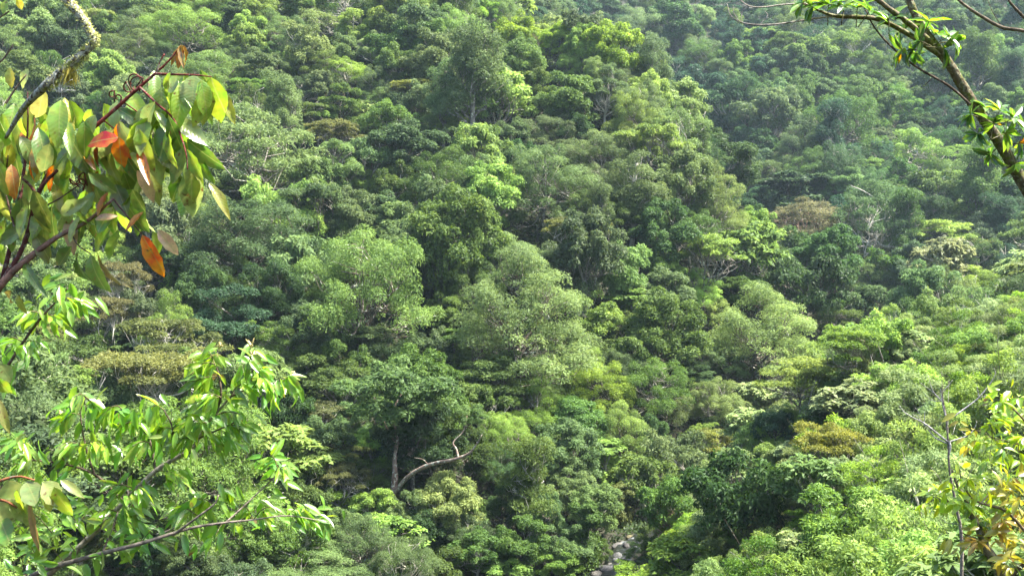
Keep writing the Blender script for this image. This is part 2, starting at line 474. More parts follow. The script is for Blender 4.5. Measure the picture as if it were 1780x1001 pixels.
def make_proto(seed, form='dome', H=14.0, W=14.0, cb=4.5, nsub=12, npc=6, per=280, leaf=(0.34, 0.17), flat=0.72, cr=0.42,
               up=0.5, out=0.6, jit=0.5, hang=0.0, droop=0.15, fork=0.35, trunk_r=0.28, lean=0.6, lower=-0.35, curtain=0, stubs=0, twist=0.12, twigs=True):
    rng = np.random.default_rng(seed)
    sc, sr = sub_crowns(rng, form, W, H, cb, nsub)
    tb = Tubes()
    lean_v = np.array([rng.normal(0, lean), rng.normal(0, lean), 0])
    zf = cb + (H - cb) * fork
    top = np.array([lean_v[0], lean_v[1], zf])
    nodes = [np.array([0, 0, -1.2])] + [np.array([lean_v[0] * t ** 1.5 + rng.normal(0, 0.12), lean_v[1] * t ** 1.5 + rng.normal(0, 0.12), zf * t]) for t in (0.0, 0.25, 0.5, 0.75)] + [top]
    tp = catmull(np.array(nodes), 2)
    tb.add(tp, [trunk_r * 1.5, trunk_r * 1.15, trunk_r, trunk_r * 0.85, trunk_r * 0.7], 8, 0.05, rng)
    cc, crad, cvar = [], [], []
    for k in range(nsub):
        s0 = tp[int(len(tp) * rng.uniform(0.55, 0.95))] if form != 'tall' else np.array([lean_v[0], lean_v[1], min(zf, max(cb * 0.7, sc[k][2] - W * 0.25))])
        e = sc[k]
        mid = s0 * 0.5 + e * 0.5 + rng.normal(0, twist * W * 0.5, 3) * np.array([1, 1, 0.6]) - np.array([0, 0, 0.04 * W])
        bp = catmull(np.array([s0, mid, e - np.array([0, 0, sr[k] * 0.35])]), 4)
        tb.add(bp, [trunk_r * 0.5, trunk_r * 0.30, trunk_r * 0.16], 5, 0.05, rng)
        m = max(3, int(npc * rng.uniform(0.75, 1.25)))
        d = rand_unit(rng, m)
        d[:, 2] = np.abs(d[:, 2]) * (0.9 if form != 'flat' else 0.35) - (0.25 if form != 'flat' else 0.05)
        cen = e + unit(d) * sr[k] * rng.uniform(0.55, 0.95, (m, 1)) * np.array([1, 1, flat])
        sv = rng.random()
        for j in range(m):
            cc.append(cen[j]); crad.append(sr[k] * cr * rng.uniform(0.8, 1.25)); cvar.append(np.clip(sv + rng.normal(0, 0.22), 0, 1))
            if twigs:
                q0 = bp[rng.integers(len(bp) // 2, len(bp))]
                qm = (q0 + cen[j]) / 2 + rng.normal(0, 0.04 * W, 3)
                tb.add(np.array([q0, qm, cen[j]]), [trunk_r * 0.15, trunk_r * 0.07], 3)
    cc = np.array(cc); crad = np.array(crad); cvar = np.array(cvar)
    n_per = np.maximum(12, (per * (crad / crad.mean()) ** 2).astype(int))
    v, qd, var = clump_leaves(rng, cc, crad, flat, n_per, leaf[0], leaf[1], up, out, jit, lower, droop, hang, cvar)
    V, Q, VA = [v], [qd], [var]
    if curtain:
        # hanging vines: strands of leaves falling from the rim of the crown
        nst = curtain
        az = rng.random(nst) * 6.28
        rr = W * 0.5 * np.sqrt(0.25 + 0.75 * rng.random(nst)) * 0.88
        z0 = cb + (H - cb) * rng.uniform(0.1, 0.6, nst)
        ln = rng.uniform(0.25, 0.75, nst) * H * 0.5
        ml = 34
        sid = np.repeat(np.arange(nst), ml)
        f = rng.random(nst * ml)
        p = np.stack([np.cos(az[sid]) * rr[sid], np.sin(az[sid]) * rr[sid], np.maximum(0.2, z0[sid] - f * ln[sid])], 1) + rng.normal(0, 0.16, (nst * ml, 3))
        o = np.stack([np.cos(az[sid]), np.sin(az[sid]), np.full(nst * ml, 0.35)], 1)
        n = unit(o + 0.5 * rng.standard_normal(o.shape))
        t = unit(np.array([0, 0, -1.0]) + 0.5 * rng.standard_normal(o.shape))
        n = unit(n - t * (n * t).sum(1, keepdims=True))
        v2, q2 = leaf_quads(p, t, n, leaf[0] * rng.uniform(0.7, 1.3, len(p)), leaf[1] * rng.uniform(0.7, 1.3, len(p)), rng)
        V.append(v2); Q.append(q2 + len(v)); VA.append(np.clip(0.35 + 0.5 * rng.random(len(p)), 0, 1))
    for k in range(stubs):
        a = rng.random() * 6.28; z = cb + (H - cb) * rng.uniform(0.1, 0.9)
        e = np.array([math.cos(a), math.sin(a), 0]) * W * rng.uniform(0.3, 0.5)
        tb.add(catmull(np.array([[lean_v[0], lean_v[1], z - 1.2], e * 0.5 + [0, 0, z], e + [0, 0, z + rng.uniform(0.2, 1.6)]]), 3), [trunk_r * 0.35, trunk_r * 0.12], 4)
    crown = mesh_from("crown", np.concatenate(V), np.concatenate(Q), M_FOL, var=np.concatenate(VA))
    trunk = tb.mesh("trunk", M_BARK)
    return dict(crown=crown, trunk=trunk, H=H, W=W, cc=(cb + (H - cb) * 0.5) / H, ch=H - cb)

PROTO = {}
# feathery: fine leaflets on billowing domes
for i in range(4):
    PROTO['F%d' % i] = make_proto(100 + i, 'dome', H=13 + i * 0.7, W=14, cb=1.6, nsub=25 + 2*i, npc=7, per=185, leaf=(0.34, 0.095), flat=0.86, cr=0.43,
                                  up=0.36, out=0.78, jit=0.38, hang=0.15, trunk_r=0.33, twist=0.2, lower=-0.35)
# broadleaf: dense rounded crowns with coarser leaves
for i in range(4):
    PROTO['B%d' % i] = make_proto(200 + i, 'round', H=13.5, W=12, cb=2.4, nsub=20 + 2 * i, npc=6, per=160, leaf=(0.46, 0.21), flat=0.92, cr=0.45,
                                  up=0.28, out=0.85, jit=0.5, hang=0.35, trunk_r=0.26)
# dark layered: stacked boughs
for i in range(2):
    PROTO['D%d' % i] = make_proto(300 + i, 'round', H=14, W=12.5, cb=2.0, nsub=20, npc=6, per=170, leaf=(0.40, 0.17), flat=0.72, cr=0.48,
                                  up=0.55, out=0.6, jit=0.4, hang=0.1, trunk_r=0.27, lower=-0.1)
# umbrella: flat spreading layers on pale forking branches
for i in range(3):
    PROTO['U%d' % i] = make_proto(400 + i, 'flat', H=9, W=13, cb=5.2, nsub=17, npc=7, per=120, leaf=(0.38, 0.17), flat=0.30, cr=0.42,
                                  up=1.0, out=0.25, jit=0.4, trunk_r=0.2, twist=0.3, fork=0.1, lean=1.0, lower=0.0)
# large leaved pioneer trees: few, big pale leaves in rosettes
for i in range(2):
    PROTO['C%d' % i] = make_proto(500 + i, 'dome', H=10.5, W=10, cb=3.2, nsub=20, npc=7, per=24, leaf=(0.78, 0.42), flat=0.5, cr=0.40,
                                  up=1.1, out=0.5, jit=0.35, droop=0.3, trunk_r=0.15, twist=0.12, lower=-0.05)
# open crown with pale limbs showing
for i in range(2):
    PROTO['O%d' % i] = make_proto(600 + i, 'dome', H=12.5, W=15, cb=2.0, nsub=24, npc=7, per=115, leaf=(0.42, 0.13), flat=0.6, cr=0.36,
                                  up=0.45, out=0.5, jit=0.6, hang=0.3, trunk_r=0.30, twist=0.3, stubs=2)
# vine draped
PROTO['V0'] = make_proto(700, 'dome', H=14, W=13, cb=4.0, nsub=22, npc=7, per=150, leaf=(0.44, 0.22), flat=0.8, cr=0.46, up=0.4, out=0.7, jit=0.5, hang=0.3, curtain=170, trunk_r=0.3)
PROTO['V1'] = make_proto(701, 'tall', H=14, W=6, cb=1.0, nsub=12, npc=6, per=130, leaf=(0.40, 0.20), flat=0.95, cr=0.5, up=0.3, out=0.8, jit=0.5, hang=0.5, curtain=70, trunk_r=0.22)
# tall emergents with a bare lower trunk
for i in range(3):
    PROTO['T%d' % i] = make_proto(800 + i, 'tall', H=20, W=11, cb=6.5, nsub=20, npc=6, per=165, leaf=(0.38, 0.14), flat=1.0, cr=0.5,
                                  up=0.25, out=0.8, jit=0.5, hang=0.2, trunk_r=0.34, fork=0.8)
# shrubs and saplings of the near slope
for i in range(4):
    PROTO['S%d' % i] = make_proto(900 + i, 'round' if i % 2 else 'dome', H=5.2, W=5.2, cb=0.6, nsub=14, npc=6, per=105, leaf=[(0.22, 0.065), (0.24, 0.09), (0.20, 0.06), (0.27, 0.11)][i],
                                  flat=[0.8, 0.9, 0.7, 0.9][i], cr=0.5, up=0.4, out=0.7, jit=0.5, hang=[0.1, 0.3, 0.0, 0.4][i], trunk_r=0.07, lean=0.4, stubs=2)
# coarse drooping foliage in bunches
for i in range(2):
    PROTO['G%d' % i] = make_proto(950 + i, 'round', H=14, W=12, cb=3.0, nsub=17, npc=7, per=85, leaf=(0.66, 0.22), flat=0.95, cr=0.44,
                                  up=0.25, out=0.8, jit=0.5, hang=0.7, droop=0.25, trunk_r=0.28, twist=0.2)

BARKS = {'dark': (0.075, 0.058, 0.042), 'grey': (0.16, 0.14, 0.115), 'pale': (0.42, 0.39, 0.33), 'red': (0.19, 0.115, 0.08)}
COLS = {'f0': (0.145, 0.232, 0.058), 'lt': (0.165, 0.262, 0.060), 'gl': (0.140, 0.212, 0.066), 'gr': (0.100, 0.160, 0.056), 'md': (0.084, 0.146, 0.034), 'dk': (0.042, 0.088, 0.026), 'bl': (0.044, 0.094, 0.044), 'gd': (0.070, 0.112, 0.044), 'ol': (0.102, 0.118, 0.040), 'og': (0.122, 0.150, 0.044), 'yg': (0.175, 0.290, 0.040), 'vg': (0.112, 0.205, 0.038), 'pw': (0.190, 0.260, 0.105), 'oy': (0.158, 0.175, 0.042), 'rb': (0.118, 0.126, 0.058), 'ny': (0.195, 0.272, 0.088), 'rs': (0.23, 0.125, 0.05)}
NAMES = {'F': 'feathery_tree', 'B': 'broadleaf_tree', 'D': 'layered_tree', 'U': 'umbrella_tree', 'C': 'large_leaved_tree', 'O': 'open_crowned_tree',
         'V': 'vine_draped_tree', 'T': 'emergent_tree', 'S': 'shrub', 'G': 'drooping_tree'}
TREES = []       # (px, py, rx, ry, depth, x, y, crown radius)
def jitter_col(c, rng, a=0.12):
    c = np.array(c)
    return tuple(np.clip(c * (1 + a * rng.standard_normal()) * (1 + 0.05 * rng.standard_normal(3)), 0.01, 0.6))

def plant(key, x, y, w, h, col, bark, rot, label, group=None, cat=None, sink=0.25):
    pr = PROTO[key]
    o = empty(NAMES[key[0]], (x, y, float(ground(x, y)) - sink))
    o.rotation_euler = (0, 0, rot)
    sw = w / pr['W']; sh = h / pr['H']
    o.scale = (sw, sw, sh)
    obj("trunk", pr['trunk'], o, BARKS[bark] if isinstance(bark, str) else bark)
    obj("crown", pr['crown'], o, col)
    tag(o, label, cat or ('shrub' if key[0] == 'S' else 'tree'), group)
    return o

def find_spot(px, py, wpx, hpx, key):
    """where along the sight line a crown of this size would stand on the slope"""
    pr = PROTO[key]
    r = ray(px, py)
    last = None
    for t in np.arange(45, 640, 0.5):
        p = r * t
        w = wpx * t / FPX
        ch = hpx * t / FPX
        H = ch * pr['H'] / pr['ch']
        H = min(H, ch + 8.0)
        cz = H * pr['cc']
        if p[2] - float(ground(p[0], p[1])) <= cz:
            return p[0], p[1], w, H, t
    return None

# ------------------------------------------------------------------ the trees one can single out in the photograph
# crown centre and size in the photograph, kind, leaf colour, bark, label
HERO = [
 (632, 510, 225, 220, 'F0', 'f0', 'dark', 'big light green feathery dome hung with grey moss strands, dark forked limbs'),
 (905, 560, 250, 215, 'F1', 'gl', 'dark', 'broad grey-green feathery dome with dark upright limbs beside the moss-hung tree'),
 (872, 455, 175, 105, 'F2', 'gl', 'grey', 'pale olive feathery crown rising just behind the broad grey-green dome'),
 (1018, 455, 150, 165, 'B0', 'gd', 'grey', 'dull grey-green coarse-leaved round tree between pale trunk and olive crown'),
 (797, 400, 170, 150, 'V0', 'md', 'dark', 'vine-draped tree with sunlit humped top and dark curtain of creepers'),
 (425, 425, 220, 180, 'F3', 'gd', 'dark', 'wide dark grey-green billowing tree with thick forked limbs beyond the orange leaf'),
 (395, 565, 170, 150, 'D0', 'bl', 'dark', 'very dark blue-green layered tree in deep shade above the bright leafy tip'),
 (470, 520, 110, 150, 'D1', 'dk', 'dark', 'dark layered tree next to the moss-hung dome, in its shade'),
 (213, 490, 95, 62, 'U0', 'ol', 'pale', 'small rusty olive flat-topped tree hanging over the shaded gully, upper one of a pair'),
 (192, 545, 95, 52, 'U1', 'ol', 'pale', 'small rusty olive flat-topped tree just above the light round bush'),
 (305, 588, 175, 78, 'U2', 'ol', 'pale', 'wide brownish olive flat-topped tree over the darkest hollow'),
 (160, 585, 92, 84, 'S1', 'lt', 'grey', 'light yellow-green round bush below the rusty flat-topped pair'),
 (262, 655, 210, 90, 'U0', 'og', 'pale', 'spreading olive tree with pale arching branches under its flat crown'),
 (175, 632, 60, 14, 'U1', 'rs', 'pale', 'small reddish flat spray on a pale forked trunk'),
 (60, 590, 120, 80, 'D1', 'og', 'dark', 'olive layered tree half behind the bright leafy branch at the edge'),
 (440, 265, 255, 175, 'O0', 'gl', 'grey', 'large grey-green open-crowned tree with pale crooked limbs showing'),
 (372, 135, 160, 95, 'F2', 'gl', 'grey', 'soft grey-green domed tree above the open-crowned tree'),
 (320, 55, 150, 90, 'F0', 'lt', 'grey', 'light green domed tree high on the slope above the golden leaf tips'),
 (235, 95, 120, 95, 'F1', 'gr', 'grey', 'grey-green tree behind the bent lichen branch'),
 (105, 70, 100, 110, 'B1', 'gd', 'grey', 'dull dark tree enclosed by the bend of the lichen branch'),
 (32, 85, 100, 90, 'O1', 'gl', 'grey', 'pale thin-leaved tree beside the lichen branch near the top corner'),
 (150, 215, 70, 60, 'S0', 'lt', 'grey', 'light green round bush below the tuft of bare white twigs'),
 (430, 338, 150, 62, 'B2', 'md', 'dark', 'low mid-green spreading tree under the open-crowned tree'),
 (545, 355, 125, 80, 'U2', 'gd', 'dark', 'dark spreading tree with crooked dark limbs uphill of the moss-hung dome'),
 (655, 385, 115, 95, 'B3', 'gd', 'dark', 'dull dark rough-leaved tree between vine-draped tree and spreading tree'),
 (628, 322, 50, 60, 'B1', 'lt', 'grey', 'small yellowish cone-topped tree sticking up from dark canopy'),
 (690, 480, 80, 105, 'B2', 'md', 'grey', 'bright mid-green clumpy tree squeezed between feathery dome and vine-draped tree'),
 (540, 432, 65, 50, 'S3', 'yg', 'grey', 'small vivid yellow-green bush behind the moss-hung dome'),
 (765, 495, 60, 45, 'S3', 'yg', 'grey', 'vivid yellow-green bush in the gap between the two big feathery domes'),
 (770, 545, 85, 70, 'B1', 'md', 'dark', 'mid-green leafy tree filling the gap between the big feathery domes'),
 (700, 265, 150, 100, 'B3', 'gd', 'dark', 'dark grey-green rounded tree above the vine-draped tree'),
 (590, 190, 100, 90, 'D0', 'md', 'dark', 'dense dark green tree beside the tuft of pale large leaves'),
 (640, 192, 60, 40, 'C0', 'pw', 'pale', 'whitish large-leaved tree with pale branches on the middle slope'),
 (590, 235, 120, 50, 'U1', 'ol', 'grey', 'brownish flat-topped tree below the whitish large-leaved tree'),
 (715, 158, 85, 32, 'U2', 'oy', 'grey', 'tan-topped flat tree on the middle slope beside a tall grey tree'),
 (735, 140, 45, 18, 'U0', 'ol', 'grey', 'tiny rusty flat crown beside the tall grey-green tree'),
 (605, 130, 95, 60, 'F3', 'lt', 'pale', 'light green flat-domed tree with thin pale trunks on the upper slope'),
 (655, 85, 75, 60, 'O1', 'pw', 'pale', 'sparse tree with white Y-forked trunk on the upper slope'),
 (555, 40, 110, 50, 'O0', 'gl', 'pale', 'thin tree over a bleached bare trunk stub on the upper slope'),
 (490, 125, 70, 60, 'B1', 'vg', 'grey', 'vivid green leafy tree on the upper slope beside soft grey domes'),
 (470, 55, 90, 60, 'F1', 'gl', 'grey', 'pale feathery tree leaning at the top of the slope'),
 (405, 40, 55, 85, 'V1', 'gd', 'dark', 'dark narrow vine-hung tree with yellowish tip at the top of the slope'),
 (640, 20, 60, 45, 'D1', 'bl', 'dark', 'dark blue-green conical tree near the top edge of the slope'),
 (822, 125, 145, 195, 'T0', 'gr', 'grey', 'tall massive grey-green tree with hanging boughs and grey trunk on the spur'),
 (770, 160, 90, 120, 'T1', 'gr', 'grey', 'grey-green tree standing shoulder to shoulder with the massive tall tree'),
 (840, 30, 62, 55, 'B0', 'yg', 'grey', 'sunlit yellow-green crown at the very crest of the spur'),
 (895, 62, 80, 75, 'B1', 'yg', 'grey', 'yellow-green crown next below the crest of the spur'),
 (968, 75, 75, 70, 'B2', 'yg', 'dark', 'yellow-green bunchy tree on the spur skyline against the hazy ridge'),
 (1068, 92, 105, 105, 'B3', 'yg', 'dark', 'brightest bunchy yellow-green tree ending the spur skyline, dark inside'),
 (1015, 85, 75, 80, 'B0', 'lt', 'grey', 'light green tree between two bunchy crowns on the spur skyline'),
 (930, 85, 55, 50, 'O1', 'rb', 'pale', 'brownish half-bare twiggy tree on the spur crest'),
 (990, 120, 48, 48, 'B2', 'lt', 'grey', 'small round light crown just below the spur skyline'),
 (985, 180, 130, 95, 'B1', 'md', 'dark', 'dense dark-hearted tree with bright top below the spur skyline'),
 (915, 150, 85, 75, 'B3', 'md', 'dark', 'dark green tree against the side of the massive tall tree'),
 (945, 240, 125, 75, 'F0', 'gr', 'grey', 'grey-green domed tree in the middle of the spur'),
 (945, 320, 170, 150, 'F3', 'gr', 'grey', 'large dim blue-grey billowing tree above the olive feathery crown'),
 (1045, 275, 150, 100, 'F2', 'gr', 'grey', 'wide grey-green feathery tree uphill of the pale straight trunk'),
 (1045, 360, 68, 105, 'T2', 'gr', 'grey', 'narrow weeping grey-green tree beside the pale straight trunk'),
 (1100, 320, 125, 120, 'T1', 'gr', 'pale', 'thin grey-olive tree on a tall pale straight trunk'),
 (1190, 330, 120, 130, 'B0', 'gr', 'grey', 'grey-green tree on the flank of the spur past the pale straight trunk'),
 (1235, 355, 110, 120, 'F1', 'gl', 'grey', 'light olive feathery tree on the outer edge of the spur'),
 (1155, 478, 76, 72, 'B2', 'vg', 'grey', 'compact glossy bright green round tree by the dull coarse-leaved tree'),
 (1225, 440, 130, 70, 'U1', 'lt', 'grey', 'light green stepped flat-topped tree on the lower spur'),
 (1305, 430, 110, 105, 'C1', 'gl', 'grey', 'pale coarse-leaved rounded tree at the foot of the spur'),
 (1405, 392, 175, 100, 'O1', 'rb', 'red', 'tall tree with reddish brown mossy limbs and thin olive top'),
 (1405, 490, 150, 140, 'G0', 'dk', 'dark', 'dark shaggy tree standing below the reddish brown limbs'),
 (1512, 482, 105, 75, 'F0', 'gl', 'grey', 'soft light green dome beside the dark shaggy tree'),
 (1500, 530, 110, 70, 'G1', 'gd', 'grey', 'dull rough-leaved tree in front of the soft light green dome'),
 (1703, 497, 115, 72, 'F2', 'lt', 'dark', 'neat light green dome just above the edge of the shrubby slope'),
 (1320, 585, 205, 150, 'F1', 'ny', 'dark', 'broad yellow-green dome with dark fanned limbs standing over the valley'),
 (1163, 575, 150, 140, 'B1', 'md', 'dark', 'leafy mid-green tree beside the broad yellow-green dome'),
 (1285, 508, 120, 62, 'B3', 'md', 'dark', 'dark green bunchy tree behind the broad yellow-green dome'),
 (1483, 600, 125, 60, 'U0', 'vg', 'grey', 'vivid green flat-topped tree with knobbly crown edge'),
 (1390, 650, 160, 55, 'U2', 'lt', 'grey', 'light green stepped flat-topped tree below the yellow-green dome'),
 (1330, 690, 105, 75, 'C0', 'pw', 'grey', 'whitish large-leaved tree beside the soft round tree over the valley'),
 (1495, 690, 140, 70, 'C1', 'pw', 'grey', 'whitish large-leaved thicket tree on the shrubby slope'),
 (1250, 700, 105, 95, 'F3', 'gl', 'grey', 'soft grey-green round tree over the valley floor'),
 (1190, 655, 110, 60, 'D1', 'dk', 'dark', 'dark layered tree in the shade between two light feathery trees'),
 (1037, 680, 120, 100, 'F0', 'yg', 'dark', 'vivid light green feathery tree, upper one of two by the stream'),
 (1075, 755, 115, 120, 'F2', 'lt', 'dark', 'light green feathery tree with dark limbs, lower one of two by the stream'),
 (860, 655, 165, 85, 'B2', 'md', 'grey', 'mid-green leafy tree below the broad grey-green dome'),
 (835, 705, 120, 80, 'G1', 'md', 'pale', 'leafy tree with pale twigs rising behind the great crooked limb'),
 (935, 715, 130, 95, 'F1', 'vg', 'grey', 'fresh green feathery tree uphill of the valley bottom'),
 (925, 815, 125, 150, 'T2', 'md', 'pale', 'tall dim feathery tree with thin pale leaning trunks'),
 (1175, 790, 125, 120, 'G0', 'gr', 'pale', 'grey-green weeping tree with bare brown twigs near the stream'),
 (1155, 880, 110, 110, 'G1', 'md', 'red', 'drooping-leaved tree with rusty trunk beside the stream'),
 (1290, 850, 195, 175, 'G0', 'dk', 'dark', 'large dark coarse-leaved tree standing at the foot of the shrubby slope'),
 (1372, 830, 40, 45, 'S1', 'yg', 'grey', 'small vivid bush poking out beside the large dark coarse-leaved tree'),
 (690, 925, 115, 75, 'C0', 'lt', 'pale', 'light green large-leaved tree on a slim pale trunk at the valley bottom'),
 (650, 985, 90, 40, 'C1', 'gl', 'pale', 'pale large-leaved tree below the slim pale trunk'),
 (812, 885, 75, 70, 'C1', 'gl', 'pale', 'grey-green large-leaved tree with white twigs at the valley bottom'),
 (525, 985, 200, 80, 'F3', 'gl', 'grey', 'pale feathery dome low beneath the bright leafy branch'),
 (470, 785, 190, 120, 'C1', 'lt', 'pale', 'pale yellow-green large-leaved canopy tree behind the bright leafy branch'),
 (430, 905, 200, 110, 'O0', 'lt', 'pale', 'thin light green tree with pale bent branches behind the leafy branch'),
 (560, 715, 120, 40, 'U1', 'ol', 'pale', 'rust-tinged flat-topped tree in front of deep shade'),
 (572, 757, 50, 34, 'U2', 'rs', 'pale', 'small orange-red crown on a slender pale trunk'),
 (615, 785, 90, 36, 'U0', 'og', 'pale', 'thin olive flat-topped tree with forked white branches by the great crooked limb'),
 (595, 830, 95, 45, 'U1', 'ol', 'pale', 'brownish flat-topped tree over the black hollow by the great trunk'),
 (570, 870, 90, 70, 'S3', 'yg', 'grey', 'bright green bush lit at the edge of the black hollow'),
 (1258, 768, 95, 48, 'U2', 'oy', 'grey', 'yellow-orange tinged flat-topped tree near the stream'),
 (1445, 775, 135, 70, 'U0', 'oy', 'grey', 'larger orange-tinged olive flat-topped tree at the edge of the shrubby slope'),
 (1440, 725, 110, 50, 'B0', 'dk', 'dark', 'dark green tree behind the orange-tinged flat-topped tree'),
 (1345, 745, 90, 70, 'G1', 'bl', 'dark', 'blue-green clumpy tree between the two orange-tinged trees'),
 (1195, 965, 135, 90, 'C0', 'yg', 'grey', 'bright yellow-green large-leaved tree beside the stream boulders'),
 (1105, 992, 95, 36, 'S3', 'yg', 'grey', 'vivid green bush in front of the stream boulders'),
 (1015, 925, 75, 130, 'V1', 'md', 'dark', 'dark column of vines standing beside the stream boulders'),
 (1075, 870, 60, 80, 'V1', 'og', 'dark', 'olive vine-hung mound upstream of the boulders'),
 (905, 945, 110, 90, 'B1', 'md', 'grey', 'mid-green leafy tree at the valley bottom'),
 (830, 960, 110, 80, 'B0', 'md', 'pale', 'mid-green tree with a pale trunk stub at the valley bottom'),
 (950, 900, 70, 90, 'G1', 'gr', 'grey', 'dull shaggy tree next to the column of vines'),
 (735, 925, 110, 80, 'B3', 'dk', 'dark', 'dark leafy tree under the great crooked limb'),
 (870, 880, 90, 90, 'D0', 'dk', 'dark', 'dark layered tree among thin pale leaning trunks'),
 (760, 975, 110, 80, 'G0', 'md', 'grey', 'mid-green shaggy tree low beside the slim pale trunk'),
 (985, 830, 90, 80, 'B0', 'gr', 'grey', 'grey-green tree below the two feathery trees by the stream'),
 (970, 975, 90, 60, 'B2', 'vg', 'grey', 'fresh green leafy tree at the foot of the column of vines'),
 (890, 985, 100, 50, 'S3', 'lt', 'grey', 'light green bush at the valley bottom below the mid-green trees'),
 (1130, 935, 60, 50, 'S1', 'md', 'grey', 'mid-green bush leaning over the stream opposite the vine column'),
 (625, 915, 80, 60, 'B1', 'dk', 'dark', 'dark bush in the hollow beside the great trunk'),
 (1045, 955, 40, 50, 'S1', 'md', 'grey', 'small bush hanging over the stream beside the column of vines'),
 (1105, 955, 45, 35, 'S0', 'md', 'grey', 'small round bush on the bank above the bright large-leaved tree'),
 (1385, 905, 45, 60, 'V1', 'yg', 'grey', 'small vine-draped snag with bright leafy top near the shrubs'),
 (1745, 385, 100, 110, 'T0', 'bl', 'grey', 'tall dim blue-green tree at the edge of the far hillside'),
 (1690, 435, 95, 40, 'U1', 'ol', 'pale', 'olive flat-topped tree with pale leaning branches across the valley'),
 (1635, 405, 110, 60, 'U2', 'lt', 'grey', 'light green stepped flat-topped tree across the valley'),
 (1755, 440, 60, 28, 'U0', 'ol', 'pale', 'olive flat crown over a dark hollow across the valley'),
 (1585, 425, 60, 60, 'B2', 'md', 'grey', 'fresh green round-headed tree across the valley'),
 (1400, 225, 30, 22, 'S3', 'yg', 'grey', 'tiny vivid lime bush on the far hillside, lower of two'),
 (1420, 210, 30, 26, 'S1', 'yg', 'grey', 'tiny vivid lime bush on the far hillside, upper of two'),
 (1387, 175, 62, 80, 'V0', 'md', 'dark', 'rich green bunchy tree on the far hillside beside the lime bushes'),
 (1350, 305, 108, 62, 'F0', 'gr', 'grey', 'broad domed grey-green tree low on the far hillside'),
 (1408, 330, 80, 42, 'F1', 'gl', 'grey', 'light domed tree next to the broad domed one on the far hillside'),
 (1340, 345, 90, 50, 'B3', 'bl', 'dark', 'dark blue-green tree under the broad domed one on the far hillside'),
 (1060, 35, 85, 60, 'D0', 'bl', 'dark', 'dark conical tree on the hazy ridge behind the spur'),
 (1250, 15, 80, 45, 'D1', 'bl', 'dark', 'dark wide tree high on the hazy ridge'),
 (925, 35, 70, 45, 'B1', 'bl', 'dark', 'dark rounded tree on the hazy ridge just behind the crest'),
 (1180, 75, 95, 50, 'F2', 'gr', 'grey', 'pale domed tree on the hazy ridge'),
 (1250, 130, 65, 70, 'T2', 'gr', 'grey', 'stacked grey-green tree in the hazy gully'),
]
TREES.append((750, 820, 95, 60, 119.0, 1e4, 1e4, 1.0, True))   # keep the crooked limb in view
TREES.append((690, 690, 100, 70, 121.0, float(at(676, 960, 121.0)[0]), 121.0, 3.0, True))
REFS = []
lab_rng = np.random.default_rng(5)
for (px, py, wp, hp, key, col, bark, label) in HERO:
    spot = find_spot(px, py, wp, hp, key)
    if spot is None:
        print("no spot for", label); continue
    x, y, w, H, t = spot
    head = []
    for wd in label.replace(',', ' ,').split():
        if wd in ('with', 'hung', 'beside', 'behind', 'rising', 'between', 'in', 'next', 'hanging', 'just', 'over', 'below', 'under', 'on', 'half', 'above', 'enclosed', 'uphill', 'sticking', 'squeezed',
                  'filling', 'leaning', 'near', 'at', 'standing', 'against', 'ending', 'by', 'poking', 'low', 'lit', 'left', 'upstream', 'among', 'across', ',', 'high', 'beyond', 'and', 'from', 'past', 'of', 'tinged', 'along'):
            break
        head.append(wd)
    if 2 < len(head) <= 6:
        REFS.append((x, y, ' '.join(head)))
    plant(key, x, y, w * 0.97, H, jitter_col(COLS[col], lab_rng, 0.04), bark, lab_rng.random() * 6.28, label)
    TREES.append((px, py, wp / 2, hp / 2, t, x, y, w / 2, True))

# ------------------------------------------------------------------ the rest of the canopy
fill_rng = np.random.default_rng(21)
def zone_of(x, y):
    px, py, f = project((x, y, float(ground(x, y)) + 6))
    # near slope: this side of the stream
    sx = np.interp(y, ST[:, 1], ST[:, 0])
    if y < 150 and x > sx + 4:
        return 'near', px, py
    if y > 235 and x > np.interp(y, [235, 275, 312, 400, 455, 560], [68, 73, 77, 76, 66, 25]):
        return ('far' if y < 480 else 'ridge'), px, py
    if y > 470:
        return 'ridge', px, py
    return 'spur', px, py

ZONES = {
 'spur': dict(sp=8.0, w=(11.0, 16.5), hr=(0.95, 1.3), keys=['F', 'F', 'F', 'F', 'B', 'B', 'B', 'B', 'G', 'G', 'O', 'T', 'T', 'D', 'V', 'U', 'C'],
              cols=['lt', 'lt', 'gl', 'gl', 'gr', 'gr', 'gr', 'md', 'md', 'md', 'dk', 'gd']),
 'far': dict(sp=11.2, w=(14.0, 21.0), hr=(0.95, 1.3), keys=['F', 'F', 'F', 'B', 'B', 'B', 'T', 'T', 'G', 'O', 'D', 'U'],
             cols=['lt', 'gl', 'gr', 'gr', 'md', 'md', 'md', 'dk', 'gd', 'bl', 'bl', 'vg']),
 'ridge': dict(sp=13.5, w=(17.0, 24.0), hr=(0.8, 1.2), keys=['F', 'F', 'B', 'B', 'T', 'D'],
               cols=['gl', 'gr', 'md', 'md', 'gd', 'bl', 'gr']),
 'near': dict(sp=2.9, w=(3.4, 6.4), hr=(0.8, 1.3), keys=['S', 'S', 'S', 'S', 'S', 'S', 'S', 'S', 'S', 'S', 'C', 'F'],
              cols=['ny', 'ny', 'ny', 'lt', 'lt', 'lt', 'gl', 'yg', 'pw', 'vg']),
}
TONE = {'lt': 'light green', 'gl': 'pale grey-green', 'gr': 'grey-green', 'md': 'mid-green', 'dk': 'dark green', 'gd': 'dull dark green', 'bl': 'blue-green',
        'og': 'olive', 'vg': 'vivid green', 'yg': 'yellow-green', 'pw': 'whitish green', 'ny': 'sunlit yellowish green'}
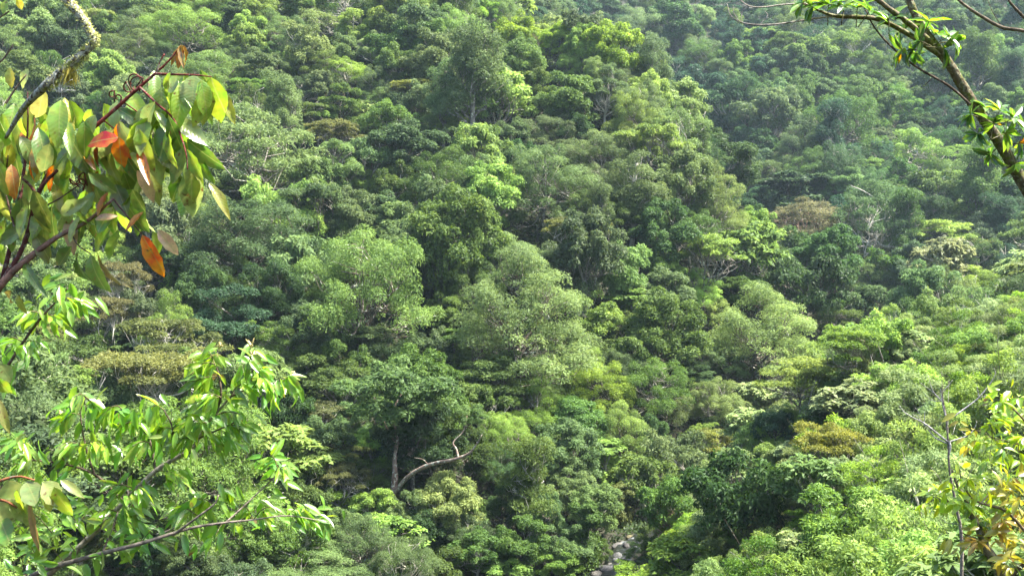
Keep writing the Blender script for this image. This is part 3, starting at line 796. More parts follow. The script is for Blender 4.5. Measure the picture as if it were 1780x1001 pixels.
FORM = {'F': 'feathery domed tree', 'B': 'rounded leafy tree', 'D': 'layered tree', 'U': 'flat-topped tree', 'C': 'large-leaved tree', 'O': 'sparse open-crowned tree',
        'V': 'vine-draped tree', 'T': 'tall narrow tree', 'S': 'bushy shrub', 'G': 'drooping-leaved tree'}
PLACE = {'spur_low': 'packed in the canopy of the lower spur', 'spur_mid': 'packed in the canopy on the middle spur',
         'spur_high': 'packed in the canopy of the upper spur', 'far_low': 'in the canopy low on the far hillside', 'far_high': 'in the canopy high on the far hillside',
         'ridge': 'in the canopy of the hazy ridge behind', 'near_low': 'in the thicket low on the shrubby slope', 'near_high': 'in the thicket high on the shrubby slope'}
GROUPS = {'spur': 'trees packed in the canopy of the spur', 'far': 'trees in the canopy of the far hillside', 'ridge': 'trees on the hazy ridge', 'near': 'thicket of the shrubby slope'}
NV = {'F': 4, 'B': 4, 'D': 2, 'U': 3, 'C': 2, 'O': 2, 'V': 2, 'T': 3, 'S': 4, 'G': 2}

def candidates(z):
    sp = ZONES[z]['sp']
    xs = np.arange(-190, 330, sp); ys = np.arange(36, 660, sp * 0.92)
    out = []
    for j, y in enumerate(ys):
        for x in xs:
            xx = x + (j % 2) * sp / 2 + fill_rng.uniform(-0.36, 0.36) * sp
            yy = y + fill_rng.uniform(-0.36, 0.36) * sp
            if abs(xx) > yy * 0.56 + 8:
                continue
            zz, px, py = zone_of(xx, yy)
            if zz == z and -70 < px < 1850 and -70 < py < 1120:
                out.append((xx, yy, px, py))
    return out

# open views of bare wood: the crooked limb, the pale straight trunk, pale stems across the valley
WINDOWS = [(668, 765, 842, 882, 124), (1082, 372, 1108, 418, 200), (880, 830, 905, 900, 121), (655, 940, 700, 1001, 110)]
cand = []
for z in ('near', 'spur', 'far', 'ridge'):
    zc = ZONES[z]
    for (x, y, px, py) in candidates(z):
        if float(stream_dist(x, y)) < 3.6:
            continue
        w = fill_rng.uniform(*zc['w'])
        u_ = fill_rng.random()
        w *= 1.3 if u_ < 0.14 else (0.72 if u_ > 0.74 else 1.0)
        h = w * fill_rng.uniform(*zc['hr'])
        k = zc['keys'][fill_rng.integers(len(zc['keys']))]
        c = zc['cols'][fill_rng.integers(len(zc['cols']))]
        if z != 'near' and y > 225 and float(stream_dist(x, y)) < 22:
            c = ['dk', 'bl', 'dk', 'gd', 'md'][fill_rng.integers(5)]      # shade down in the ravine is put into darker leaf colours
        if k == 'U':
            c = ['ol', 'og', 'lt', 'md', 'gl', 'md', 'lt'][fill_rng.integers(7)] if z != 'near' else ['og', 'lt', 'vg', 'lt'][fill_rng.integers(4)]; h *= 0.85
        if k == 'C':
            c = ['pw', 'gl', 'lt'][fill_rng.integers(3)]
        if k == 'T':
            w *= 0.75; h = w * 2.0
        if k == 'V':
            w *= 0.8
        if z == 'spur' and k != 'T':
            h = min(h + 2.0, 19)
        key = k + str(fill_rng.integers(NV[k]))
        g = float(ground(x, y))
        ux, uy, f = project((x, y, g + h * PROTO[key]['cc']))
        rx = w / 2 * FPX / f; ry = h * PROTO[key]['ch'] / PROTO[key]['H'] / 2 * FPX / f
        # keep the view of the stream open and the singled-out crowns unmasked
        if y < 122 and abs(ux - 1070) < rx + 34 and abs(uy - 968) < ry + 36:
            continue
        if any(f < wz and ux + 0.85 * rx > a and ux - 0.85 * rx < b and uy + 0.85 * ry > c_ and uy - 0.85 * ry < d_ for (a, c_, b, d_, wz) in WINDOWS):
            continue
        bad = False
        for (hx, hy, hrx, hry, ht, X, Y, cr_, hero) in TREES:
            if not hero:
                continue
            dxy = math.hypot(x - X, y - Y)
            if dxy < 0.55 * cr_ + 0.35 * w / 2 and z != 'near':
                bad = True; break
            nd = math.hypot((ux - hx) / (hrx + 0.55 * rx), (uy - hy) / (hry + 0.55 * ry))
            if f < ht + 1 and nd < (1.0 if hrx > 95 else 0.76):
                bad = True; break
        if bad:
            continue
        cand.append(dict(z=z, x=x, y=y, w=w, h=h, key=key, c=c, px=ux, py=uy, rx=rx, ry=ry, f=f))

# leave out the ones that no part of the picture shows: a coarse depth test of the crowns
GW, GH, GS = 1780 // 4 + 1, 1001 // 4 + 1, 4
zb = np.full((GH, GW), 1e9); owner = np.full((GH, GW), -1)
yy_, xx_ = np.mgrid[0:GH, 0:GW] * GS
def splat(px, py, rx, ry, f, k, fill=0.82):
    m = ((xx_ - px) / (rx * fill)) ** 2 + ((yy_ - py) / (ry * fill)) ** 2 < 1
    m &= f < zb
    zb[m] = f; owner[m] = k
for (hx, hy, hrx, hry, ht, *_r) in TREES:
    splat(hx, hy, hrx, hry, ht, -2)
for k, c in enumerate(cand):
    splat(c['px'], c['py'], c['rx'], c['ry'], c['f'], k)
seen = np.bincount(owner[owner >= 0].ravel(), minlength=len(cand))
# then plant smaller trees wherever the picture would still look through to bare ground
gaps = 0
for attempt in range(3000):
    j = fill_rng.integers(GH); i = fill_rng.integers(GW)
    if zb[j, i] < 1e8:
        continue
    px, py = i * GS, j * GS
    if abs(px - 1072) < 52 and py > 905:
        continue
    if any(a < px < b and c_ < py < d_ for (a, c_, b, d_, _z) in WINDOWS):
        continue
    wp = fill_rng.uniform(80, 130) * (0.75 if py < 330 else 1.0); hp = wp * fill_rng.uniform(0.75, 1.05)
    g0 = ray(px, py)
    k = ['B', 'G', 'B', 'F', 'V', 'F'][fill_rng.integers(6)]
    if zone_of(*(g0 * 70)[:2])[0] == 'near' and px > 1150 and py > 520:
        k = 'S'; wp *= 0.7; hp *= 0.7
    key = k + str(fill_rng.integers(NV[k]))
    spot = find_spot(px, py, wp, hp, key)
    if spot is None or spot[4] > 600:
        continue
    x, y, w, H, t = spot
    z = zone_of(x, y)[0]
    if float(stream_dist(x, y)) < 3.2:
        continue
    c = ZONES[z]['cols'][fill_rng.integers(len(ZONES[z]['cols']))]
    cand.append(dict(z=z, x=x, y=y, w=w, h=H, key=key, c=c, px=px, py=py, rx=wp / 2, ry=hp / 2, f=t))
    splat(px, py, wp / 2, hp / 2, t, len(cand) - 1)
    gaps += 1
print('gap fillers', gaps)
seen = np.bincount(owner[owner >= 0].ravel(), minlength=len(cand))
count = {}
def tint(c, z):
    # the dimmer, bluer light of the far slopes is put into the leaf colour
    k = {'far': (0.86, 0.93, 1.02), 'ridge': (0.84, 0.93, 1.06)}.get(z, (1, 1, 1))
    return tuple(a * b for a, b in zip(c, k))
def name_it(tone, form, c, zk):
    size = 'small ' if c['w'] < 0.62 * ZONES[c['z']]['w'][1] else ('big ' if c['w'] > 0.9 * ZONES[c['z']]['w'][1] else '')
    near = min(REFS, key=lambda r: math.hypot(r[0] - c['x'], r[1] - c['y']))
    dx, dy = c['x'] - near[0], c['y'] - near[1]
    if math.hypot(dx, dy) < 26 and zone_of(near[0], near[1])[0] == c['z']:
        dz = float(ground(c['x'], c['y'])) - float(ground(near[0], near[1]))
        far_ = math.hypot(dx, dy) > 13
        rel = ('some way uphill of' if far_ else 'just uphill of') if dz > 3 else (('some way downhill of' if far_ else 'just downhill of') if dz < -3 else ('level with' if far_ else 'beside'))
        lab = '%s%s %s %s the %s' % (size, tone, form, rel, near[2])
        if len(lab.split()) <= 16:
            return lab
    return '%s%s %s %s' % (size, tone, form, PLACE[zk])
for k, c in enumerate(cand):
    if seen[k] < 4:
        continue
    z = c['z']
    zk = z
    if z == 'spur':
        zk = 'spur_low' if c['py'] > 640 else ('spur_mid' if c['py'] > 300 else 'spur_high')
    elif z == 'far':
        zk = 'far_low' if c['py'] > 240 else 'far_high'
    elif z == 'near':
        zk = 'near_low' if c['py'] > 780 else 'near_high'
    tone = TONE.get(c['c'], {'ol': 'rusty olive', 'oy': 'yellow-orange'}.get(c['c'], 'green'))
    kk = c['key'][0]
    bark = ['dark', 'grey', 'grey', 'pale'][fill_rng.integers(4)] if kk not in 'CO' else 'pale'
    form = FORM[kk] if not (z == 'near' and kk == 'F') else 'feathery young tree'
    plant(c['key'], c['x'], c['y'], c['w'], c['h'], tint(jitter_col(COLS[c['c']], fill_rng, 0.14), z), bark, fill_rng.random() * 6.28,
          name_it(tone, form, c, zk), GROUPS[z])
    count[kk] = count.get(kk, 0) + 1
print("fillers", sum(count.values()), count)

# ------------------------------------------------------------------ undergrowth: low leaves over the whole forest floor (nobody could count it)
ug = np.random.default_rng(77)
def undergrowth():
    N = 480000
    d = np.sqrt(ug.uniform(38 ** 2, 330 ** 2, N))
    far = ug.random(N) < 0.22
    d[far] = np.sqrt(ug.uniform(300 ** 2, 520 ** 2, far.sum()))
    x = d * ug.uniform(-0.58, 0.58, N)
    keep = stream_dist(x, d) > 2.6
    x, d = x[keep], d[keep]; N = len(x)
    mound = 0.5 + 0.5 * np.sin(x * 0.9 + 2 * np.sin(d * 0.31)) * np.cos(d * 0.83 + 1.5 * np.sin(x * 0.27))
    z = ground(x, d) + (0.15 + 1.5 * mound) * ug.random(N) ** 0.5
    p = np.stack([x, d, z], 1)
    n = unit(np.array([0, -0.25, 0.8]) + 0.6 * ug.standard_normal((N, 3)))
    t = unit(np.cross(n, ug.standard_normal((N, 3))))
    size = (0.38 + 0.0022 * d) * ug.uniform(0.6, 1.4, N)
    v, q = leaf_quads(p, t, n, size, size * 0.48, ug)
    return mesh_from("undergrowth", v, q, M_FOL, var=np.clip(0.6 * mound + 0.4 * ug.random(N), 0, 1))
uo = obj("undergrowth", undergrowth(), None, (0.035, 0.062, 0.018))
uo["kind"] = "stuff"
tag(uo, "low dark green undergrowth covering the forest floor between the trees", "undergrowth")

# ------------------------------------------------------------------ stream and boulders
def stream_mesh():
    pts = ST[(ST[:, 1] > 84) & (ST[:, 1] < 150)]
    t = unit(np.gradient(pts, axis=0))
    nrm = np.stack([-t[:, 1], t[:, 0]], 1)
    V, Q = [], []
    for i, p in enumerate(pts):
        zc = float(ground(p[0], p[1])) + 0.35
        for s in np.linspace(-1, 1, 9):
            V.append((p[0] + nrm[i][0] * s * 1.9, p[1] + nrm[i][1] * s * 1.9, zc + 0.07 * math.sin(i * 2.1 + s * 5)))
    for i in range(len(pts) - 1):
        for k in range(8):
            a = i * 9 + k
            Q.append((a, a + 1, a + 10, a + 9))
    m, nt = new_mat("stream_water")
    N, Lk = nt.nodes, nt.links
    out = N.new("ShaderNodeOutputMaterial"); bs = N.new("ShaderNodeBsdfPrincipled")
    tc = N.new("ShaderNodeTexCoord"); nz = N.new("ShaderNodeTexNoise"); nz.inputs["Scale"].default_value = 0.9; nz.inputs["Detail"].default_value = 6
    Lk.new(tc.outputs["Object"], nz.inputs["Vector"])
    cr = N.new("ShaderNodeValToRGB")
    cr.color_ramp.elements[0].position = 0.58; cr.color_ramp.elements[0].color = (0.012, 0.014, 0.010, 1)
    cr.color_ramp.elements[1].position = 0.72; cr.color_ramp.elements[1].color = (0.2, 0.21, 0.21, 1)
    Lk.new(nz.outputs[0], cr.inputs[0]); Lk.new(cr.outputs[0], bs.inputs["Base Color"])
    bs.inputs["Roughness"].default_value = 0.3
    bp = N.new("ShaderNodeBump"); bp.inputs["Distance"].default_value = 0.2; Lk.new(nz.outputs[0], bp.inputs["Height"]); Lk.new(bp.outputs[0], bs.inputs["Normal"])
    Lk.new(bs.outputs[0], out.inputs["Surface"])
    o = obj("stream_water", mesh_from("stream_water", V, Q, m, smooth=True))
    o["kind"] = "structure"
stream_mesh()
def rock_material():
    m, nt = new_mat("river_rock")
    N, Lk = nt.nodes, nt.links
    out = N.new("ShaderNodeOutputMaterial"); bs = N.new("ShaderNodeBsdfPrincipled"); bs.inputs["Roughness"].default_value = 0.8
    info = N.new("ShaderNodeObjectInfo"); tc = N.new("ShaderNodeTexCoord")
    nz = N.new("ShaderNodeTexNoise"); nz.inputs["Scale"].default_value = 2.5; nz.inputs["Detail"].default_value = 8; nz.inputs["Roughness"].default_value = 0.7
    Lk.new(tc.outputs["Object"], nz.inputs["Vector"])
    mr = N.new("ShaderNodeMapRange"); mr.inputs[1].default_value = 0.3; mr.inputs[2].default_value = 0.7; mr.inputs[3].default_value = 0.55; mr.inputs[4].default_value = 1.35
    Lk.new(nz.outputs[0], mr.inputs[0])
    mul = N.new("ShaderNodeMix"); mul.data_type = 'RGBA'; mul.blend_type = 'MULTIPLY'; mul.inputs[0].default_value = 1
    Lk.new(info.outputs["Color"], mul.inputs[6]); Lk.new(mr.outputs[0], mul.inputs[7]); Lk.new(mul.outputs[2], bs.inputs["Base Color"])
    bp = N.new("ShaderNodeBump"); bp.inputs["Distance"].default_value = 0.15; Lk.new(nz.outputs[0], bp.inputs["Height"]); Lk.new(bp.outputs[0], bs.inputs["Normal"])
    Lk.new(bs.outputs[0], out.inputs["Surface"])
    return m
M_ROCK = rock_material()
def boulder(seed, px, py, wpx, hpx, col, label):
    rng = np.random.default_rng(seed)
    r = ray(px, py); t = 100.0
    while t < 135 and (r * t)[2] > float(ground((r * t)[0], t)) + 0.45:
        t += 0.25
    c = r * t
    nu, nv = 14, 9
    dirs = rand_unit(rng, 9); offs = rng.uniform(0.62, 0.95, 9)
    V, Q, T = [], [], []
    for j in range(nv):
        th = math.pi * j / (nv - 1)
        for i in range(nu):
            ph = 2 * math.pi * i / nu
            d = np.array([math.sin(th) * math.cos(ph), math.sin(th) * math.sin(ph), math.cos(th)])
            rad = min(1.0, min([o / max(d @ k, 1e-3) for k, o in zip(dirs, offs) if d @ k > 0.15] + [1.0]))   # facets cut off a ball
            V.append(d * rad * (1 + 0.03 * rng.standard_normal()))
    for j in range(nv - 1):
        for i in range(nu):
            Q.append((j * nu + i, (j + 1) * nu + i, (j + 1) * nu + (i + 1) % nu, j * nu + (i + 1) % nu))
    V = np.array(V) * np.array([wpx / 2 * t / FPX, wpx / 2 * t / FPX * rng.uniform(0.7, 1.1), hpx / 2 * t / FPX * 1.25])
    o = obj("boulder", mesh_from("boulder", V, Q, M_ROCK, smooth=True), None, col)
    gz = float(ground(c[0], c[1]))
    o.location = (c[0], c[1], min(c[2], gz + V[:, 2].max() * 0.6)); o.rotation_euler = (0, 0, rng.random() * 0.6 - 0.3)
    tag(o, label, "boulder", "boulders in the stream bed")
for k, (px, py, w, h, col, lab) in enumerate([
        (1096, 934, 20, 12, (0.100, 0.085, 0.035), 'rounded mossy tan boulder, the highest one upstream'),
        (1090, 950, 17, 14, (0.060, 0.055, 0.050), 'dark brown boulder below the mossy tan one'),
        (1075, 948, 26, 12, (0.120, 0.113, 0.100), 'pale flat slab beside white water in the stream'),
        (1083, 942, 18, 8, (0.120, 0.113, 0.100), 'small pale ledge just below the mossy tan boulder'),
        (1072, 968, 28, 15, (0.085, 0.085, 0.080), 'grey humped boulder in the middle of the stream bed'),
        (1070, 978, 18, 15, (0.110, 0.110, 0.105), 'light grey rounded boulder below the grey humped one'),
        (1060, 983, 18, 12, (0.120, 0.113, 0.100), 'pale angular boulder beside the long dark one'),
        (1052, 989, 36, 16, (0.075, 0.072, 0.070), 'long dark grey tilted boulder at the stream edge'),
        (1038, 998, 30, 12, (0.110, 0.100, 0.085), 'brownish grey boulder low on the stream bank'),
        (1047, 966, 9, 14, (0.120, 0.113, 0.100), 'small pale upright stone on the stream bank'),
        (1086, 972, 12, 10, (0.150, 0.145, 0.135), 'small grey stone across from the humped boulder'),
        (1110, 985, 24, 10, (0.120, 0.113, 0.100), 'whitish wet stone behind the vivid green bush')]):
    boulder(40 + k, px, py, w, h, col, lab)

# ------------------------------------------------------------------ the old tree with the great crooked limb
def crooked_tree():
    d = 121.0
    base = at(676, 960, d)
    bz = float(ground(base[0], base[1]))
    root = empty("crooked_tree", (base[0], base[1], bz))
    L = np.array(root.location)
    def loc(px, py, dd=0.0):
        return at(px, py, d + dd) - L
    tb = Tubes(); rng = np.random.default_rng(3)
    tb.add(catmull([np.array([0, 0, -0.8]), loc(677, 905), loc(680, 870), loc(686, 835), loc(686, 800, 0.5), loc(690, 760, 1.0), loc(684, 715, 1.5), loc(700, 680, 2.0)], 4),
           [0.62, 0.52, 0.50, 0.42, 0.28, 0.2, 0.15, 0.08], 9, 0.06, rng)
    tb.add(catmull([loc(688, 770, 0.8), loc(665, 730, 1.5), loc(650, 690, 2.0)], 4), [0.16, 0.08], 6)
    obj("trunk", tb.mesh("trunk", M_BARK), root, (0.17, 0.12, 0.09))
    tb = Tubes()
    tb.add(catmull([loc(682, 860), loc(692, 848, -0.6), loc(712, 826, -1.6), loc(745, 808, -3.0), loc(790, 798, -4.6), loc(815, 788, -5.2), loc(828, 772, -5.6), loc(838, 755, -5.8)], 4),
           [0.36, 0.30, 0.27, 0.24, 0.21, 0.15, 0.09, 0.04], 8, 0.07, rng)
    tb.add(catmull([loc(797, 796, -4.7), loc(793, 780, -4.4), loc(788, 768, -4.0), loc(806, 748, -3.4), loc(812, 722, -2.8)], 4), [0.15, 0.11, 0.07, 0.04], 6, 0.06, rng)
    tb.add(catmull([loc(745, 808, -3.0), loc(735, 798, -3.2), loc(720, 795, -3.4)], 3), [0.06, 0.02], 4)
    obj("limb", tb.mesh("limb", M_BARK), root, (0.20, 0.145, 0.11))
    pr = PROTO['G0']
    c = obj("crown", pr['crown'], root, (0.085, 0.15, 0.045))
    ctr = loc(690, 678, 2.0)
    s = 200 * d / FPX / pr['W']; sh = 125 * d / FPX / pr['ch']
    c.scale = (s, s, sh)
    c.location = ctr - np.array([0, 0, pr['H'] * pr['cc'] * sh])
    c2 = obj("crown", PROTO['S1']['crown'], root, (0.09, 0.16, 0.045))
    s2 = 58 * d / FPX / 5.2
    c2.scale = (s2, s2, s2 * 0.8); c2.location = loc(822, 722, -2.0) - np.array([0, 0, 2.9 * s2 * 0.8])
    tag(root, "old tree with reddish grey trunk and one great crooked mossy limb", "tree")
crooked_tree()

# moss strands on the big light dome: thin hanging threads
def hang_moss():
    host = None
    for o in bpy.data.objects:
        if o.get("label", "").startswith("big light green feathery dome"):
            host = o
    if host is None:
        return
    rng = np.random.default_rng(9)
    pr = PROTO['F0']; W, H = pr['W'], pr['H']
    n = 420
    az = rng.random(n) * 6.28; rr = W * 0.46 * np.sqrt(rng.uniform(0.2, 1, n)); z = rng.uniform(0.2, 0.62, n) * H; ln = rng.uniform(0.7, 2.6, n)
    p = np.stack([np.cos(az) * rr, np.sin(az) * rr, z], 1)
    t = unit(np.array([0, 0, -1.0]) + 0.06 * rng.standard_normal((n, 3)))
    nn = unit(rng.standard_normal((n, 3)) * [1, 1, 0.1]); nn = unit(nn - t * (nn * t).sum(1, keepdims=True))
    v, q = leaf_quads(p, t, nn, ln, rng.uniform(0.05, 0.14, n), rng, 0.0)
    m = obj("moss", mesh_from("moss", v, q, M_FOL, var=rng.random(n)), host, (0.17, 0.20, 0.10))
hang_moss()

# ------------------------------------------------------------------ leafy branches close to the viewer
def leaf_mesh(name, W, seed, ripple=0.0, fold=0.18, curl=0.18, tip=0.9, segs=6, half=2):
    """blade along +X of length 1 with a raised rim, folded on the midrib; 48 triangles"""
    rng = np.random.default_rng(seed)
    V, Q = [], []
    bend = rng.normal(0, 0.09); curl = curl * rng.uniform(0.3, 1.9)
    for i in range(segs + 1):
        t = i / segs
        w = W * 0.5 * (math.sin(math.pi * min(1, t ** tip)) ** 0.8 if 0 < t < 1 else 0.012)
        rag = (1 + rng.normal(0, 0.07), 1 + rng.normal(0, 0.07))
        for k in range(-half, half + 1):
            s = k / half * rag[0 if k < 0 else 1]
            z = fold * abs(s) * w * 2 - curl * t * t + ripple * math.sin(t * segs * math.pi + (0.6 if k > 0 else 0)) * abs(s) * W + rng.normal(0, 0.006)
            V.append((t, s * w + bend * t * t, z))
    r = 2 * half + 1
    for i in range(segs):
        for k in range(r - 1):
            a = i * r + k
            Q.append((a, a + 1, a + r + 1, a + r))
    return mesh_from(name, V, Q, M_LEAF, smooth=True)

class NearTree:
    """a tree beside the viewer: root on the ground, wood as parts, every leaf an object"""
    def __init__(self, name, rx, ry, label, leaves, cat="tree"):
        self.root = empty(name, (rx, ry, float(ground(rx, ry))))
        self.L = np.array(self.root.location)
        self.leaves = leaves
        self.rng = np.random.default_rng(sum(map(ord, name)))
        self.n = 0
        tag(self.root, label, cat)
    def wood(self, name, paths, mat, color, sides=7):
        """paths: list of (pixel points (px, py, depth) or world points, radii in metres)"""
        for pts, radii in paths:
            tb = Tubes()
            P = [np.array(p[:3]) if len(p) == 4 else at(*p) for p in pts]
            tb.add(catmull(np.array(P) - self.L, 5), radii, sides, 0.05, self.rng)
            obj(name, tb.mesh(name, mat), self.root, color)
    def leaf(self, base, tip, color, width=None, normal=None, flip=False):
        base = np.asarray(base, float); tip = np.asarray(tip, float)
        x = tip - base; ln = np.linalg.norm(x); x /= ln
        n = np.array([0, -0.55, 0.75]) + 0.45 * self.rng.standard_normal(3) if normal is None else np.asarray(normal, float)
        n = n - x * (n @ x); n /= max(np.linalg.norm(n), 1e-6)
        y = np.cross(n, x)
        me = self.leaves[self.rng.integers(len(self.leaves))]
        o = obj("leaf", me, self.root, color)
        wy = ln if width is None else width / me["blade"]
        M = Matrix(((x[0] * ln, y[0] * wy, n[0] * ln, base[0] - self.L[0]), (x[1] * ln, y[1] * wy, n[1] * ln, base[1] - self.L[1]),
                    (x[2] * ln, y[2] * wy, n[2] * ln, base[2] - self.L[2]), (0, 0, 0, 1)))
        o.matrix_local = M
        self.n += 1
        return o

def leaf_set(name, W, n, **k):
    out = []
    for i in range(n):
        me = leaf_mesh(name, W, 60 + i * 7 + int(W * 100), **k)
        me["blade"] = W
        out.append(me)
    return out

# --- 1. branch with big glossy leaves and red stems, some leaves orange
BIG = leaf_set("leaf", 0.42, 8, ripple=0.055, fold=0.14, curl=0.24, tip=0.92, segs=8)
G1, G2, G3 = (0.155, 0.275, 0.035), (0.085, 0.165, 0.028), (0.20, 0.28, 0.085)
YL, ORG, RED, TAN, GOLD, BRN = (0.30, 0.32, 0.05), (0.42, 0.19, 0.02), (0.38, 0.085, 0.014), (0.46, 0.32, 0.16), (0.24, 0.15, 0.02), (0.17, 0.055, 0.025)
big = NearTree("big_leaved_tree", -3.6, 4.6, "big-leaved tree with dark red stems, glossy green leaves and several orange ones", BIG)
D = 5.2
big.wood("trunk", [([(big.L[0], big.L[1], big.L[2] - 0.4, 'w'), (-140, 900, D), (-110, 700, D), (-60, 590, D), (0, 498, D), (40, 457, D), (100, 412, D), (150, 386, D), (197, 346, D - 0.1)],
                    [0.07, 0.055, 0.04, 0.027, 0.021, 0.018, 0.013, 0.010, 0.007])], M_TWIG, (0.20, 0.115, 0.085))
RS = (0.13, 0.028, 0.022)
big.wood("branch", [([(0, 497, D), (42, 425, D), (63, 345, D), (78, 318, D), (100, 296, D)], [0.015, 0.012, 0.010, 0.008]),
                    ([(66, 343, D), (52, 322, D), (38, 310, D)], [0.009, 0.006]),
                    ([(3, 492, D + 0.1), (22, 410, D + 0.1), (40, 310, D + 0.1), (48, 230, D + 0.1), (48, 160, D + 0.1)], [0.014, 0.011, 0.009, 0.005, 0.003]),
                    ([(63, 345, D), (85, 300, D + .1), (110, 265, D + .1), (150, 232, D), (160, 225, D)], [0.012, 0.010, 0.012])], M_TWIG, (0.085, 0.03, 0.026))
big.wood("branch", [([(155, 229, D), (200, 190, D), (235, 158, D), (270, 128, D), (297, 102, D), (314, 80, D)], [0.011, 0.010, 0.009, 0.007, 0.005, 0.003]),
                    ([(243, 152, D), (272, 180, D - .1), (302, 208, D - .15), (322, 262, D - .2), (326, 295, D - .2)], [0.007, 0.006, 0.004, 0.003]),
                    ([(270, 129, D), (305, 130, D - .1), (340, 131, D - .15), (367, 134, D - .2)], [0.007, 0.005, 0.003]),
                    ([(272, 126, D), (278, 108, D), (286, 94, D)], [0.005, 0.003]),
                    ([(215, 178, D), (240, 196, D + .05), (250, 210, D + .05)], [0.004, 0.003]),
                    ([(178, 208, D), (205, 228, D), (230, 236, D)], [0.004, 0.002])], M_TWIG, RS)
big.wood("twig", [([(197, 346, D - .1), (218, 372, D - .1), (247, 408, D - .1)], [0.005, 0.003]),
                  ([(120, 398, D), (135, 425, D), (158, 442, D)], [0.005, 0.003]),
                  ([(60, 365, D), (95, 350, D), (140, 320, D)], [0.005, 0.003]),
                  ([(25, 395, D), (10, 330, D + .1), (14, 270, D + .1)], [0.006, 0.003])], M_TWIG, (0.07, 0.04, 0.03))
# dry curled flower stalks
curl = []
for (cx, cy, r0, a0) in [(232, 140, 13, 0.0), (238, 148, 16, 0.8), (226, 152, 12, 2.2), (140, 320, 10, 0.4), (148, 312, 13, 1.7), (132, 312, 11, 3.0), (195, 165, 7, 1.0), (205, 170, 6, 0.0)]:
    pts = [(cx + r0 * math.cos(a0 + a) * (1 - a / 9), cy - r0 * math.sin(a0 + a) * (1 - a / 9), D + 0.02 * a) for a in np.linspace(0, 4.2, 7)]
    curl.append((pts, [0.0045, 0.003]))
    curl.append(([pts[0], (cx + 4, cy + 12, D)], [0.004, 0.004]))
big.wood("dry_stalk", curl, M_TWIG, (0.12, 0.035, 0.025), sides=5)
